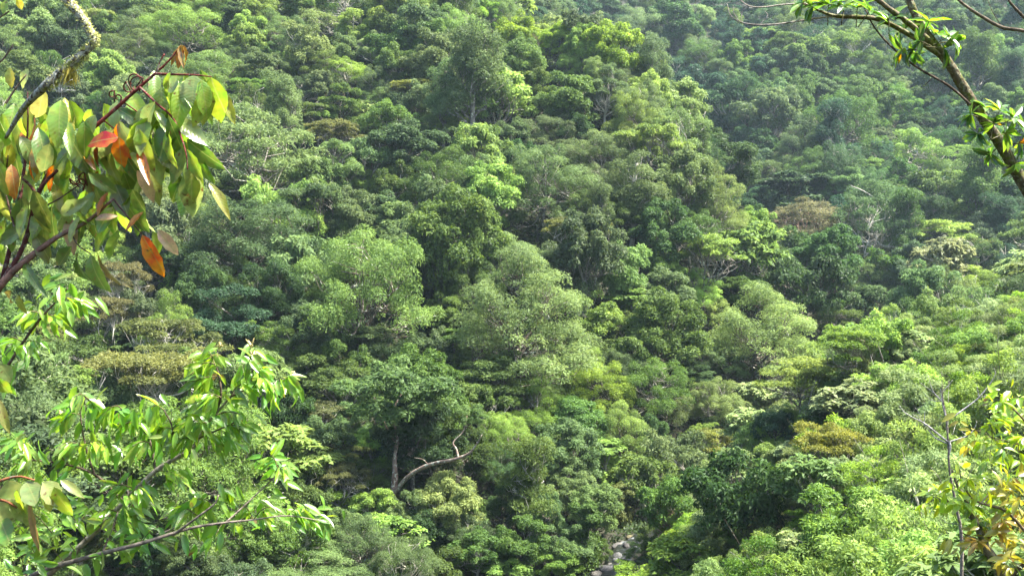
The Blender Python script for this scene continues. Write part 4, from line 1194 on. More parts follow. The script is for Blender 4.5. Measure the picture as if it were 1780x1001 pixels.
# leaves: base x, y, tip x, y, width px, colour, depth shift
LV = [(316, 78, 308, 119, 15, GOLD, 0), (317, 79, 333, 118, 17, GOLD, -.03), (313, 82, 298, 113, 12, GOLD, .03), (314, 79, 316, 112, 12, GOLD, .05),
      (366, 134, 394, 214, 50, G1, -.1), (372, 140, 410, 216, 26, YL, .08), (338, 131, 332, 186, 44, G3, -.1), (320, 131, 278, 166, 38, G3, -.1),
      (318, 134, 330, 206, 30, G1, .05), (345, 133, 368, 206, 36, G1, .1), (335, 150, 376, 204, 30, G1, .12), (300, 130, 292, 172, 26, G1, .1),
      (284, 190, 233, 242, 36, G2, -.05), (264, 180, 223, 238, 28, G3, 0), (302, 208, 266, 272, 44, G2, -.1), (303, 210, 322, 278, 30, G1, 0),
      (326, 292, 348, 378, 46, G3, -.15), (334, 262, 359, 314, 22, G1, -.05), (363, 318, 403, 374, 20, YL, -.1), (300, 266, 306, 318, 40, G3, -.1),
      (322, 262, 316, 318, 30, G2, .05), (352, 252, 358, 288, 11, GOLD, 0), (346, 250, 340, 270, 9, BRN, 0), (330, 300, 318, 368, 34, G1, .1), (318, 300, 296, 352, 36, G1, .12),
      (206, 240, 149, 243, 32, RED, -.12), (207, 238, 209, 293, 30, ORG, -.12), (214, 250, 222, 288, 22, RED, -.05), (170, 254, 168, 294, 18, BRN, -.05),
      (240, 256, 262, 318, 17, ORG, -.15), (238, 296, 272, 346, 26, TAN, -.12), (150, 246, 140, 262, 14, TAN, 0),
      (188, 334, 165, 374, 24, ORG, -.05), (165, 382, 205, 372, 16, TAN, -.1), (250, 368, 216, 399, 17, ORG, -.1),
      (247, 408, 286, 482, 30, ORG, -.12), (274, 399, 309, 444, 24, TAN, -.1), (266, 402, 282, 452, 24, G1, -.05),
      (16, 118, 22, 152, 22, YL, 0), (76, 155, 62, 214, 32, (0.18, 0.20, 0.05), 0), (106, 174, 94, 238, 38, G1, -.1), (120, 174, 150, 236, 26, G1, -.05),
      (112, 170, 128, 232, 24, YL, .05), (4, 198, 6, 252, 34, G1, 0), (22, 170, 4, 190, 20, G1, .1), (50, 120, 30, 150, 20, G3, .1),
      (52, 280, 56, 316, 18, ORG, -.05), (0, 298, 14, 348, 26, ORG, -.05), (86, 250, 74, 304, 30, G3, -.1), (130, 250, 88, 292, 34, G2, -.1),
      (120, 236, 148, 286, 42, G2, 0), (140, 255, 176, 330, 34, G2, .05), (180, 300, 172, 348, 30, G2, 0), (46, 344, 32, 398, 30, G3, 0), (78, 352, 58, 412, 28, G1, .05),
      (158, 442, 165, 508, 42, G2, -.1), (170, 440, 190, 512, 18, (0.18, 0.16, 0.03), -.05), (126, 428, 88, 472, 28, G2, -.05), (136, 440, 118, 484, 26, G2, 0),
      (42, 458, 60, 498, 18, G2, 0), (192, 398, 154, 440, 36, G1, -.05), (196, 360, 168, 402, 30, G1, 0), (60, 404, 88, 456, 28, (0.2, 0.22, 0.04), 0),
      (0, 424, 34, 398, 26, G3, 0), (10, 380, 0, 440, 28, G1, .1), (105, 372, 142, 350, 26, G3, -.05), (215, 300, 236, 352, 34, G2, .1), (230, 330, 252, 372, 30, G2, 0),
      (200, 320, 222, 372, 36, G2, .1), (160, 190, 140, 236, 30, G1, .1), (205, 175, 190, 222, 30, G3, .1), (225, 160, 246, 206, 32, G1, .12), (246, 230, 262, 290, 36, G1, .1),
      (180, 180, 196, 228, 32, G1, .15), (35, 200, 48, 252, 28, G1, .15), (20, 250, 6, 300, 26, YL, .1), (270, 240, 250, 292, 30, G2, .1), (290, 280, 272, 330, 30, G1, .15),
      (130, 200, 112, 250, 30, G3, .12), (66, 230, 82, 270, 24, G1, .1), (10, 0, 8, 24, 18, G1, 0), (30, -10, 38, 27, 12, (0.2, 0.2, 0.03), 0),
      (98, 345, 122, 392, 30, G1, .15), (120, 290, 100, 340, 28, G1, .18), (150, 330, 160, 380, 28, G1, .12), (205, 400, 190, 446, 30, G1, .1), (20, 505, 4, 530, 20, (0.25, 0.2, 0.04), 0), (30, 512, 40, 545, 14, YL, 0),
      (120, 225, 118, 232, 10, RED, -.1), (62, 250, 62, 300, 24, (0.3, 0.24, 0.03), .05), (148, 268, 160, 282, 14, ORG, 0), (90, 205, 70, 250, 26, G1, .1)]
for (x0, y0, x1, y1, w, c, dd) in LV:
    sh = big.rng.normal(0, 0.09)
    c = tuple(np.clip(np.array(c) * big.rng.uniform(0.85, 1.2), 0, 0.7))
    nv = np.array([big.rng.normal(0, 0.4), -1.0, 0.55 + big.rng.normal(0, 0.3)])
    big.leaf(at(x0, y0, D + dd), at(x1, y1, D + dd + sh), c, w * 0.90 * D / FPX, nv)
# the mass of leaves further back on the same branches
for k in range(118):
    x0 = big.rng.uniform(-10, 255); y0 = np.interp(x0, [0, 60, 150, 250], [210, 200, 215, 215]) + big.rng.uniform(-35, 200) * (1 - 0.3 * x0 / 250)
    dd = big.rng.uniform(-0.12, 0.45)
    ln = big.rng.uniform(48, 76); a = big.rng.normal(1.57, 0.45)
    c = [G1, G1, G1, G2, G2, G2, G3, G3, YL, (0.16, 0.22, 0.04), ORG, TAN][big.rng.integers(12)]
    c = tuple(np.array(c) * big.rng.uniform(0.8, 1.15))
    big.leaf(at(x0, y0, D + dd), at(x0 + ln * math.cos(a), y0 + ln * math.sin(a), D + dd + big.rng.normal(0, 0.06)), c, ln * 0.40 * D / FPX, np.array([big.rng.normal(0, 0.4), -1.0, 0.6 + big.rng.normal(0, 0.3)]))
for k in range(56):
    # hanging bunches of the outer twigs
    ax, ay = [(285, 140), (310, 135), (340, 134), (362, 138), (275, 185), (300, 212), (316, 240), (324, 265), (328, 292), (250, 200), (235, 215), (262, 260)][k % 12]
    x0 = ax + big.rng.normal(0, 9); y0 = ay + big.rng.normal(0, 9)
    ln = big.rng.uniform(50, 82); a = big.rng.normal(1.45, 0.38); dd = big.rng.uniform(-0.22, 0.2)
    c = np.array([G1, G1, G1, G2, G3, G3, (0.17, 0.25, 0.04)][big.rng.integers(7)]) * big.rng.uniform(0.85, 1.2)
    big.leaf(at(x0, y0, D + dd), at(x0 + ln * math.cos(a), y0 + ln * math.sin(a), D + dd + big.rng.normal(0, 0.08)), tuple(c), ln * big.rng.uniform(0.30, 0.46) * D / FPX, np.array([big.rng.normal(0.1, 0.55), -1.0, 0.6 + big.rng.normal(0, 0.35)]))
# a second, lower spray of the same tree
big.wood("branch", [([(-150, 960, D - .2), (-60, 870, D - .4), (-10, 840, D - .5), (30, 828, D - .5), (60, 834, D - .5)], [0.02, 0.012, 0.008, 0.006, 0.004]),
                    ([(-60, 870, D - .4), (0, 868, D - .5), (30, 882, D - .5)], [0.008, 0.005])], M_TWIG, (0.19, 0.07, 0.03))
LP = (0.23, 0.30, 0.09)
for (x0, y0, x1, y1, w, c) in [(14, 834, 30, 880, 36, LP), (46, 836, 64, 876, 32, LP), (74, 837, 110, 874, 30, LP), (104, 834, 146, 858, 13, LP), (0, 866, 18, 916, 44, LP),
                              (16, 876, 60, 906, 24, LP), (42, 890, 60, 925, 14, LP), (52, 868, 66, 960, 12, (0.2, 0.16, 0.05)), (84, 860, 88, 890, 16, YL), (30, 850, 44, 900, 30, G1),
                              (94, 846, 118, 902, 24, G1), (0, 900, 14, 940, 30, G1), (64, 845, 76, 890, 26, G2), (0, 632, 22, 664, 22, LP), (-8, 655, 14, 690, 20, G1), (-6, 690, 10, 745, 14, (0.18, 0.2, 0.04))]:
    sh = big.rng.normal(0, 0.06)
    nv = np.array([big.rng.normal(0, 0.25), -0.8, 0.9])
    big.leaf(at(x0, y0, D - .5), at(x1, y1, D - .5 + sh), c, w * 1.1 * D / FPX, nv)

# --- 2. tree with bright green drooping leaves, lower corner
SM = leaf_set("leaf", 0.33, 8, ripple=0.0, fold=0.22, curl=0.22, tip=0.75)
br = NearTree("bright_leaved_tree", -2.3, 5.9, "slender tree with bright green drooping pointed leaves on pale forked branches", SM)
E = 6.2
br.wood("trunk", [([(br.L[0], br.L[1], br.L[2] - 0.4, 'w'), (-10, 1250, E), (40, 1080, E), (78, 1005, E), (130, 958, E), (200, 888, E), (270, 818, E), (330, 782, E), (352, 748, E), (372, 722, E), (400, 690, E), (425, 655, E), (440, 625, E)],
                   [0.06, 0.045, 0.032, 0.024, 0.020, 0.017, 0.015, 0.013, 0.011, 0.009, 0.007, 0.005, 0.003])], M_TWIG, (0.30, 0.26, 0.21))
DKT = (0.09, 0.065, 0.045)
br.wood("branch", [([(20, 1040, E), (60, 998, E - .1), (160, 966, E - .2), (245, 944, E - .3), (330, 918, E - .3), (392, 908, E - .3), (440, 903, E - .3), (500, 896, E - .3), (560, 905, E - .3)],
                    [0.022, 0.017, 0.014, 0.012, 0.009, 0.007, 0.005, 0.004, 0.002]),
                   ([(300, 930, E - .3), (345, 897, E - .35), (372, 876, E - .35), (380, 860, E - .35)], [0.008, 0.006, 0.004]),
                   ([(392, 908, E - .3), (440, 864, E - .2), (475, 830, E - .2), (482, 812, E - .2)], [0.006, 0.004, 0.003]),
                   ([(180, 956, E - .2), (196, 915, E - .2), (205, 890, E - .2)], [0.007, 0.004])], M_TWIG, (0.2, 0.165, 0.13))
br.wood("branch", [([(372, 722, E), (384, 690, E - .05), (381, 655, E - .05), (374, 632, E - .05)], [0.010, 0.007, 0.004]),
                   ([(400, 690, E), (440, 672, E - .1), (480, 664, E - .1), (512, 652, E - .1)], [0.007, 0.005, 0.003]),
                   ([(345, 762, E), (390, 742, E - .1), (420, 728, E - .1)], [0.007, 0.004]),
                   ([(270, 818, E), (262, 770, E + .1), (240, 735, E + .1), (205, 705, E + .1)], [0.009, 0.006, 0.004]),
                   ([(300, 798, E), (300, 745, E - .1), (285, 712, E - .1)], [0.008, 0.004]),
                   ([(215, 872, E), (170, 828, E), (120, 808, E), (30, 796, E)], [0.010, 0.008, 0.005]),
                   ([(165, 825, E), (150, 780, E), (140, 720, E), (150, 690, E)], [0.007, 0.005, 0.003])], M_TWIG, DKT)
br.wood("branch", [([(-120, 760, E - .2), (-30, 690, E - .2), (10, 640, E - .2), (40, 595, E - .2), (75, 548, E - .2), (104, 518, E - .2), (118, 500, E - .2)], [0.016, 0.013, 0.010, 0.009, 0.007, 0.005, 0.003])], M_TWIG, DKT)
TW = [  # twig start, twig end, leaves
    (374, 632, 338, 640, 6), (374, 635, 360, 608, 6), (381, 655, 330, 668, 7), (430, 640, 446, 602, 7), (425, 655, 462, 640, 7), (440, 672, 460, 655, 6), (480, 664, 514, 658, 7), (470, 668, 480, 690, 5),
    (400, 690, 420, 668, 6), (384, 690, 350, 690, 6), (384, 690, 330, 712, 7), (372, 722, 420, 720, 7), (360, 735, 310, 738, 7), (390, 742, 425, 745, 6), (352, 748, 395, 775, 6), (345, 762, 300, 770, 6),
    (285, 712, 262, 708, 6), (300, 745, 330, 722, 6), (300, 745, 270, 752, 6), (240, 735, 225, 718, 6), (205, 705, 180, 722, 6), (240, 735, 205, 745, 6), (262, 770, 230, 775, 6), (150, 690, 128, 690, 5), (150, 690, 165, 715, 5),
    (140, 720, 108, 728, 6), (150, 780, 110, 770, 6), (150, 770, 185, 778, 6), (120, 808, 80, 778, 6), (60, 800, 30, 760, 6), (60, 800, 20, 820, 5), (215, 872, 250, 845, 6), (270, 818, 320, 832, 7), (235, 850, 190, 845, 6),
    (205, 890, 240, 895, 5), (205, 890, 170, 890, 5), (380, 860, 400, 850, 6), (372, 876, 335, 868, 6), (345, 897, 300, 880, 5), (482, 812, 470, 790, 6), (475, 830, 500, 808, 6), (440, 903, 470, 880, 6), (500, 896, 530, 880, 7),
    (500, 896, 572, 908, 8), (440, 903, 425, 880, 5), (104, 518, 150, 530, 6), (110, 505, 100, 500, 5), (75, 548, 110, 560, 6), (75, 548, 40, 545, 6), (40, 595, 75, 600, 6), (40, 595, 8, 590, 6), (20, 625, 10, 660, 4), (160, 966, 200, 935, 5), (245, 944, 275, 915, 5), (330, 918, 350, 945, 4), (250, 944, 225, 915, 4), (392, 908, 375, 930, 4), (130, 958, 95, 920, 5), (110, 975, 60, 930, 5), (150, 940, 110, 880, 5), (175, 915, 140, 870, 5), (60, 960, 20, 900, 4), (90, 925, 40, 880, 5), (60, 800, 8, 745, 4), (100, 806, 60, 850, 4), (20, 980, 60, 960, 3), (215, 990, 235, 985, 3)]
br_budget = 299
wood_tw = []
for (x0, y0, x1, y1, n) in TW:
    e = E - 0.2 + br.rng.normal(0, 0.10)
    p0 = at(x0, y0, E - 0.15); p1 = at(x1, y1, e)
    mid = (p0 + p1) / 2 + np.array([0, 0, 0.02])
    P = catmull(np.array([p0, mid, p1]), 4)
    wood_tw.append(([(*p0, 'w'), (*mid, 'w'), (*p1, 'w')], [0.004, 0.002]))
    dirv = unit(p1 - p0)
    for k in range(n):
        if br.n >= br_budget:
            break
        f = 0.25 + 0.75 * (k + br.rng.random() * 0.5) / n
        b = P[min(len(P) - 1, int(f * (len(P) - 1)))]
        side = np.array([dirv[2], 0.0, -dirv[0]]) * (1 if k % 2 else -1)
        g = unit(0.55 * dirv + 0.45 * side + np.array([0, br.rng.normal(0, 0.28), -0.62 + br.rng.normal(0, 0.2)]))
        ln = br.rng.uniform(0.10, 0.155) * (0.85 if k == n - 1 else 1.0)
        c = np.array([(0.19, 0.38, 0.035), (0.15, 0.31, 0.035), (0.22, 0.42, 0.04), (0.14, 0.27, 0.05)][br.rng.integers(4)]) * br.rng.uniform(0.85, 1.15)
        nv = np.array([0.25, -0.35, 0.9]) + 0.5 * br.rng.standard_normal(3)
        br.leaf(b, b + g * ln, tuple(c), None, nv)
# the leaves past the first three hundred: one joined part
def more_leaves(tree, count, spots, depth, color, size, spread=13, droop=-0.6):
    rng = tree.rng
    V, Q, off = [], [], 0
    src = []
    for me in tree.leaves:
        co = np.zeros(len(me.vertices) * 3, np.float32); me.vertices.foreach_get("co", co)
        lp = np.zeros(len(me.loops), np.int32); me.loops.foreach_get("vertex_index", lp)
        src.append((co.reshape(-1, 3), lp.reshape(-1, 4)))
    for k in range(count):
        x0, y0, x1, y1, _n2 = spots[rng.integers(len(spots))]
        f = rng.random()
        p0 = at(x0 + (x1 - x0) * f + rng.normal(0, spread), y0 + (y1 - y0) * f + rng.normal(0, spread), depth + rng.normal(0, 0.14))
        dv = unit(np.array([(x1 - x0), 0.0, (y0 - y1)]) + 1e-6)
        x = unit(0.5 * dv + np.array([rng.normal(0, 0.4), rng.normal(0, 0.28), droop + rng.normal(0, 0.25)]))
        nn = np.array([0.2, -0.5, 0.85]) + 0.45 * rng.standard_normal(3); nn = unit(nn - x * (nn @ x)); yv = np.cross(nn, x)
        ln = rng.uniform(*size)
        co, q = src[rng.integers(len(src))]
        V.append(p0 - tree.L + (co[:, :1] * x + co[:, 1:2] * yv + co[:, 2:] * nn) * ln); Q.append(q + off); off += len(co)
    o = obj("leaves", mesh_from("leaves", np.concatenate(V), np.concatenate(Q), M_LEAF, smooth=True), tree.root, color)
    o["kind"] = "stuff"
more_leaves(br, 880, TW[:-1], E - 0.05, (0.20, 0.385, 0.05), (0.08, 0.145))
br.wood("twig", wood_tw, M_TWIG, (0.11, 0.10, 0.04), sides=4)
# pale flower buds at the tips
def buds(tree, spots, color):
    for (px, py, d, s) in spots:
        rng = tree.rng
        V = []
        tb = Tubes()
        for k in range(7):
            a = rng.random() * 6.28; r = s * rng.uniform(0.2, 0.7)
            p = at(px, py, d) - tree.L
            q1 = p + np.array([math.cos(a) * r, math.sin(a) * r, s * rng.uniform(0.3, 1.3)])
            tb.add(np.array([p, (p + q1) / 2 + [0, 0, s * 0.15], q1]), [0.003, 0.0055, 0.002], 5)
        obj("flower_bud", tb.mesh("flower_bud", M_TWIG), tree.root, color)
buds(br, [(436, 605, E - .1, 0.05), (440, 622, E - .1, 0.04), (382, 605, E - .1, 0.035), (512, 655, E - .1, 0.03), (398, 728, E - .1, 0.04), (104, 722, E, 0.03)], (0.55, 0.45, 0.18))

# --- 3. lichen covered bent branch of the tree overhead
lt_ = NearTree("lichen_covered_tree", -4.6, 3.9, "lichen and moss covered branch bent like an elbow, reaching down from its tree", BIG)
K = 4.6
lt_.wood("trunk", [([(lt_.L[0], lt_.L[1], lt_.L[2] - 0.4, 'w'), (-4.5, 4.0, -2.0, 'w'), (-4.3, 4.2, 0.2, 'w'), (-3.9, 4.4, 2.2, 'w'), (-3.4, 4.6, 3.0, 'w')], [0.16, 0.13, 0.11, 0.09, 0.06])], M_LICHEN, (0.12, 0.10, 0.07), sides=10)
lt_.wood("branch", [([(-3.9, 4.4, 2.2, 'w'), (-3.0, 4.6, 2.1, 'w'), (60, -60, K), (112, -4, K), (128, 14, K), (145, 35, K), (157, 58, K), (164, 70, K), (152, 84, K), (130, 106, K), (100, 130, K), (76, 152, K), (40, 190, K + .1), (10, 240, K + .2)],
                     [0.05, 0.042, 0.03, 0.024, 0.021, 0.020, 0.020, 0.021, 0.022, 0.021, 0.020, 0.019, 0.014, 0.008])], M_LICHEN, (0.10, 0.075, 0.05), sides=9)
def moss_tufts():
    rng = np.random.default_rng(12)
    path = catmull(np.array([at(*p) for p in [(112, -4, K), (128, 14, K), (145, 35, K), (157, 58, K), (164, 70, K), (152, 84, K), (130, 106, K), (100, 130, K), (80, 148, K)]]), 8)
    n = 1500
    i = rng.integers(0, len(path) - 1, n); f = rng.random(n)[:, None]
    p = path[i] * (1 - f) + path[np.minimum(i + 1, len(path) - 1)] * f
    o = unit(rng.standard_normal((n, 3)) + np.array([0.55, -0.2, 0.35]))
    low = (i > 40) & (rng.random(n) < 0.4)
    o[low] = unit(o[low] * 0.4 + np.array([0.2, 0, -1.0]))
    p = p + o * 0.019
    ln = rng.uniform(0.005, 0.020, n) * np.where(low, 1.6, 1.0)
    t = unit(o + 0.45 * rng.standard_normal((n, 3)))
    nn = unit(np.cross(t, rng.standard_normal((n, 3))))
    v, q = leaf_quads(p - lt_.L, t, nn, ln, ln * 0.35, rng, 0.1)
    m = obj("moss", mesh_from("moss", v, q, M_FOL, var=rng.random(n)), lt_.root, (0.42, 0.46, 0.17))
    # hanging tuft
    n = 260
    p = at(122, 118, K) + rng.normal(0, 1, (n, 3)) * np.array([0.012, 0.012, 0.006])
    t = unit(np.array([-0.15, 0, -1.0]) + 0.22 * rng.standard_normal((n, 3)))
    nn = unit(np.cross(t, rng.standard_normal((n, 3))))
    v, q = leaf_quads(p - lt_.L, t, nn, rng.uniform(0.03, 0.10, n), rng.uniform(0.003, 0.007, n), rng, 0.1)
    obj("moss_tuft", mesh_from("moss_tuft", v, q, M_FOL, var=rng.random(n)), lt_.root, (0.34, 0.32, 0.07))
    tb = Tubes()
    for k in range(22):
        p0 = at(104 + rng.normal(0, 3), 158 + rng.normal(0, 3), K)
        p2 = at(112 + rng.normal(0, 16), 146 + rng.normal(0, 12), K + rng.normal(0, .03))
        tb.add(catmull(np.array([p0, (p0 + p2) / 2 + rng.normal(0, 0.012, 3), p2]) - lt_.L, 4), [0.0016, 0.001], 4)
    tb.add(np.array([at(100, 132, K), at(104, 158, K)]) - lt_.L, [0.003, 0.002], 5)
    obj("dry_twig", tb.mesh("dry_twig", M_TWIG), lt_.root, (0.55, 0.55, 0.5))
moss_tufts()
lt_.wood("twig", [([(-60, 175, K), (-10, 118, K), (8, 100, K), (23, 78, K)], [0.009, 0.006, 0.004, 0.003]), ([(-40, 60, K), (-5, 34, K), (16, 20, K)], [0.006, 0.004, 0.003]),
                  ([(10, 180, K + .1), (30, 150, K + .1), (46, 130, K + .1)], [0.006, 0.004, 0.003])], M_TWIG, (0.12, 0.09, 0.06))

# --- 4. leaning mossy tree with leaf rosettes, upper right
RO = leaf_set("leaf", 0.33, 6, ripple=0.0, fold=0.2, curl=0.2, tip=0.95)
ro = NearTree("leaning_mossy_tree", 5.4, 6.4, "leaning tree with brown mossy trunk carrying rosettes of long glossy leaves", RO)
R_ = 7.0
ro.wood("trunk", [([(ro.L[0], ro.L[1], ro.L[2] - 0.4, 'w'), (2120, 900, R_), (1960, 600, R_), (1850, 430, R_), (1790, 338, R_), (1740, 252, R_), (1690, 178, R_), (1650, 112, R_), (1605, 50, R_), (1580, 0, R_), (1545, -90, R_)],
                   [0.09, 0.075, 0.06, 0.048, 0.042, 0.039, 0.036, 0.033, 0.029, 0.025, 0.017])], M_MOSSB, (0.105, 0.082, 0.045), sides=10)
ro.wood("branch", [([(1625, 82, R_), (1585, 45, R_ - .1), (1545, 15, R_ - .2), (1500, -20, R_ - .3)], [0.024, 0.020, 0.018, 0.014]),
                   ([(1640, 100, R_), (1580, 60, R_ - .05), (1530, 35, R_ - .1), (1490, 30, R_ - .1), (1450, 28, R_ - .1), (1415, 15, R_ - .1), (1395, 5, R_ - .1)], [0.02, 0.018, 0.017, 0.015, 0.012, 0.008, 0.005])], M_MOSSB, (0.15, 0.12, 0.07))
ro.wood("branch", [([(1690, 185, R_ - .1), (1650, 150, R_ - .1), (1595, 118, R_ - .1), (1550, 82, R_ - .1), (1520, 48, R_ - .1), (1505, 18, R_ - .1)], [0.009, 0.008, 0.007, 0.006, 0.004]),
                   ([(1625, 132, R_ - .1), (1608, 148, R_ - .12)], [0.004, 0.003])], M_TWIG, (0.085, 0.06, 0.04))
PT = (0.30, 0.26, 0.21)
ro.wood("twig", [([(1450, 28, R_ - .1), (1400, 35, R_ - .1), (1345, 43, R_ - .1), (1300, 42, R_), (1272, 30, R_), (1264, 8, R_)], [0.008, 0.006, 0.005, 0.0045, 0.004, 0.002]),
                 ([(1425, 8, R_ - .1), (1370, 8, R_), (1325, 13, R_), (1300, 10, R_), (1282, -4, R_)], [0.006, 0.005, 0.004, 0.003]),
                 ([(1285, 38, R_), (1276, 24, R_), (1274, 10, R_)], [0.003, 0.002]), ([(1288, 38, R_), (1290, 22, R_), (1298, 12, R_)], [0.003, 0.002]),
                 ([(1330, 43, R_), (1322, 52, R_)], [0.003, 0.002]), ([(1322, 42, R_), (1334, 28, R_), (1330, 20, R_)], [0.003, 0.002])], M_TWIG, PT, sides=5)
ro.wood("twig", [([(1860, 75, R_), (1780, 54, R_), (1742, 48, R_), (1705, 28, R_), (1668, 2, R_), (1640, -30, R_)], [0.015, 0.013, 0.012, 0.010, 0.008]),
                 ([(1840, 70, R_), (1790, 38, R_), (1765, 15, R_), (1745, -10, R_)], [0.012, 0.010, 0.007]), ([(1742, 48, R_), (1725, 20, R_), (1715, -5, R_)], [0.003, 0.002]),
                 ([(1850, 420, R_), (1840, 200, R_), (1850, 75, R_)], [0.03, 0.022, 0.015])], M_TWIG, (0.13, 0.10, 0.065))
TUFT = [(1395, 6, -1, .3), (1412, 12, -1, .2), (1440, 8, 0, 1), (1468, 10, 0, 1), (1490, 14, 0, 1), (1512, 20, .5, .5), (1545, 32, -.3, .8), (1572, 52, -.8, .3), (1570, 88, -.8, -.3), (1592, 92, -.5, -.8), (1600, 72, -.6, 0),
        (1625, 60, .5, .8), (1648, 64, .9, .3), (1660, 72, 1, -.2), (1615, 38, .4, .9), (1640, 84, .8, -.4), (1688, 200, -1, 0), (1700, 232, -.8, -.6), (1712, 188, .3, 1), (1738, 192, .4, 1), (1760, 205, .8, .5), (1748, 232, .6, 0),
        (1770, 250, .7, -.3), (1722, 268, -.6, -.8), (1765, 285, .3, -.9), (1728, 215, .3, .6), (1778, 225, .9, .2)]
stems = []
for (px, py, hx, hz) in TUFT:
    d = R_ - 0.12 + ro.rng.normal(0, 0.10)
    c = at(px, py, d)
    axis = unit(np.array([hx, ro.rng.normal(-.2, 0.3), hz + 0.25]))
    s0 = c - axis * ro.rng.uniform(0.08, 0.14)
    stems.append(([(*s0, 'w'), (*c, 'w')], [0.004, 0.003]))
    m = int(ro.rng.integers(9, 12))
    for k in range(m):
        a = k * 2.4 + ro.rng.random()
        u = unit(np.cross(axis, [0.3, 0.9, 0.2])); w = np.cross(axis, u)
        el = ro.rng.uniform(0.05, 0.8)
        g = unit((u * math.cos(a) + w * math.sin(a)) + axis * el - np.array([0, 0, 0.18]))
        ln = ro.rng.uniform(0.095, 0.155)
        col = np.array([(0.10, 0.24, 0.025), (0.065, 0.165, 0.025), (0.12, 0.27, 0.03), (0.05, 0.13, 0.022)][ro.rng.integers(4)])
        if ro.rng.random() < 0.006:
            col = np.array((0.5, 0.3, 0.02))
        ro.leaf(c, c + g * ln, tuple(col), None, axis + np.array([0, -0.2, 0.5]) + 0.25 * ro.rng.standard_normal(3))
ro.wood("leaf_stalk", stems, M_TWIG, (0.12, 0.11, 0.05), sides=4)

# --- 5. yellowing bush on a mossy stem, lower right
YB = leaf_set("leaf", 0.36, 4, ripple=0.0, fold=0.16, curl=0.25, tip=0.8)
yb = NearTree("yellowing_bush", 3.75, 6.9, "leafy bush with yellow-green and orange-brown leaves on a mossy grey stem", YB, "bush")
Q_ = 7.4
yb.wood("trunk", [([(yb.L[0], yb.L[1], yb.L[2] - 0.4, 'w'), (1760, 1100, Q_), (1742, 1000, Q_), (1716, 955, Q_), (1700, 915, Q_), (1678, 868, Q_), (1662, 838, Q_), (1655, 815, Q_)], [0.055, 0.05, 0.042, 0.036, 0.026, 0.016, 0.010, 0.005])], M_MOSSB, (0.16, 0.14, 0.09), sides=9)
yb.wood("branch", [([(1745, 1010, Q_), (1800, 955, Q_ - .1), (1775, 915, Q_ - .1), (1745, 886, Q_ - .1), (1712, 876, Q_ - .1), (1690, 866, Q_ - .1), (1672, 838, Q_ - .1), (1668, 815, Q_ - .1)], [0.02, 0.014, 0.012, 0.010, 0.008, 0.005, 0.003]),
                   ([(1800, 955, Q_ - .1), (1830, 860, Q_ - .1), (1815, 780, Q_ - .1), (1780, 730, Q_ - .1), (1750, 700, Q_ - .1)], [0.014, 0.011, 0.009, 0.005]),
                   ([(1815, 780, Q_ - .1), (1770, 772, Q_ - .1), (1725, 760, Q_ - .1)], [0.007, 0.004]),
                   ([(1700, 910, Q_), (1665, 884, Q_), (1640, 868, Q_), (1618, 862, Q_)], [0.009, 0.006, 0.003]),
                   ([(1716, 955, Q_), (1690, 935, Q_ + .05), (1672, 925, Q_ + .05)], [0.008, 0.004])], M_TWIG, (0.12, 0.09, 0.05))
yb.wood("twig", [([(1700, 880, Q_ - .1), (1735, 840, Q_ - .1), (1760, 812, Q_ - .1)], [0.005, 0.002]), ([(1672, 845, Q_), (1690, 815, Q_), (1698, 800, Q_)], [0.003, 0.002]), ([(1712, 876, Q_ - .1), (1735, 845, Q_), (1772, 830, Q_)], [0.004, 0.002]),
                 ([(1650, 876, Q_), (1640, 850, Q_), (1632, 830, Q_), (1618, 812, Q_)], [0.003, 0.002]), ([(1672, 910, Q_), (1645, 908, Q_), (1632, 896, Q_)], [0.003, 0.002])], M_TWIG, PT, sides=5)
YG1, YG2, YO, OB = (0.26, 0.43, 0.035), (0.18, 0.34, 0.035), (0.32, 0.34, 0.04), (0.30, 0.24, 0.045)
CL = [(1742, 698, YG1, 6), (1770, 690, YG1, 6), (1762, 728, YG1, 6), (1722, 738, YG1, 5), (1780, 758, YG1, 6), (1742, 778, YG2, 6), (1708, 768, YG1, 5), (1772, 800, YG2, 6), (1735, 715, YG2, 5), (1755, 755, YG2, 6), (1690, 748, YO, 2), (1720, 800, YG2, 4),
      (1625, 860, YG1, 6), (1655, 848, YG1, 6), (1640, 880, YG1, 6), (1690, 876, YG2, 6), (1722, 858, YG2, 6), (1702, 905, YG2, 7), (1742, 876, YG2, 6), (1672, 870, YG1, 6), (1612, 875, YG1, 3), (1680, 830, YG1, 4),
      (1762, 898, YO, 7), (1732, 925, OB, 7), (1772, 945, YO, 7), (1702, 940, OB, 6), (1680, 932, OB, 6), (1752, 965, OB, 7), (1722, 965, G2, 5), (1772, 868, YO, 7), (1760, 985, YO, 6), (1745, 905, OB, 6), (1700, 925, YO, 5), (1780, 905, OB, 6), (1752, 840, YO, 5), (1735, 850, YO, 4), (1752, 975, G2, 4)]
stems = []
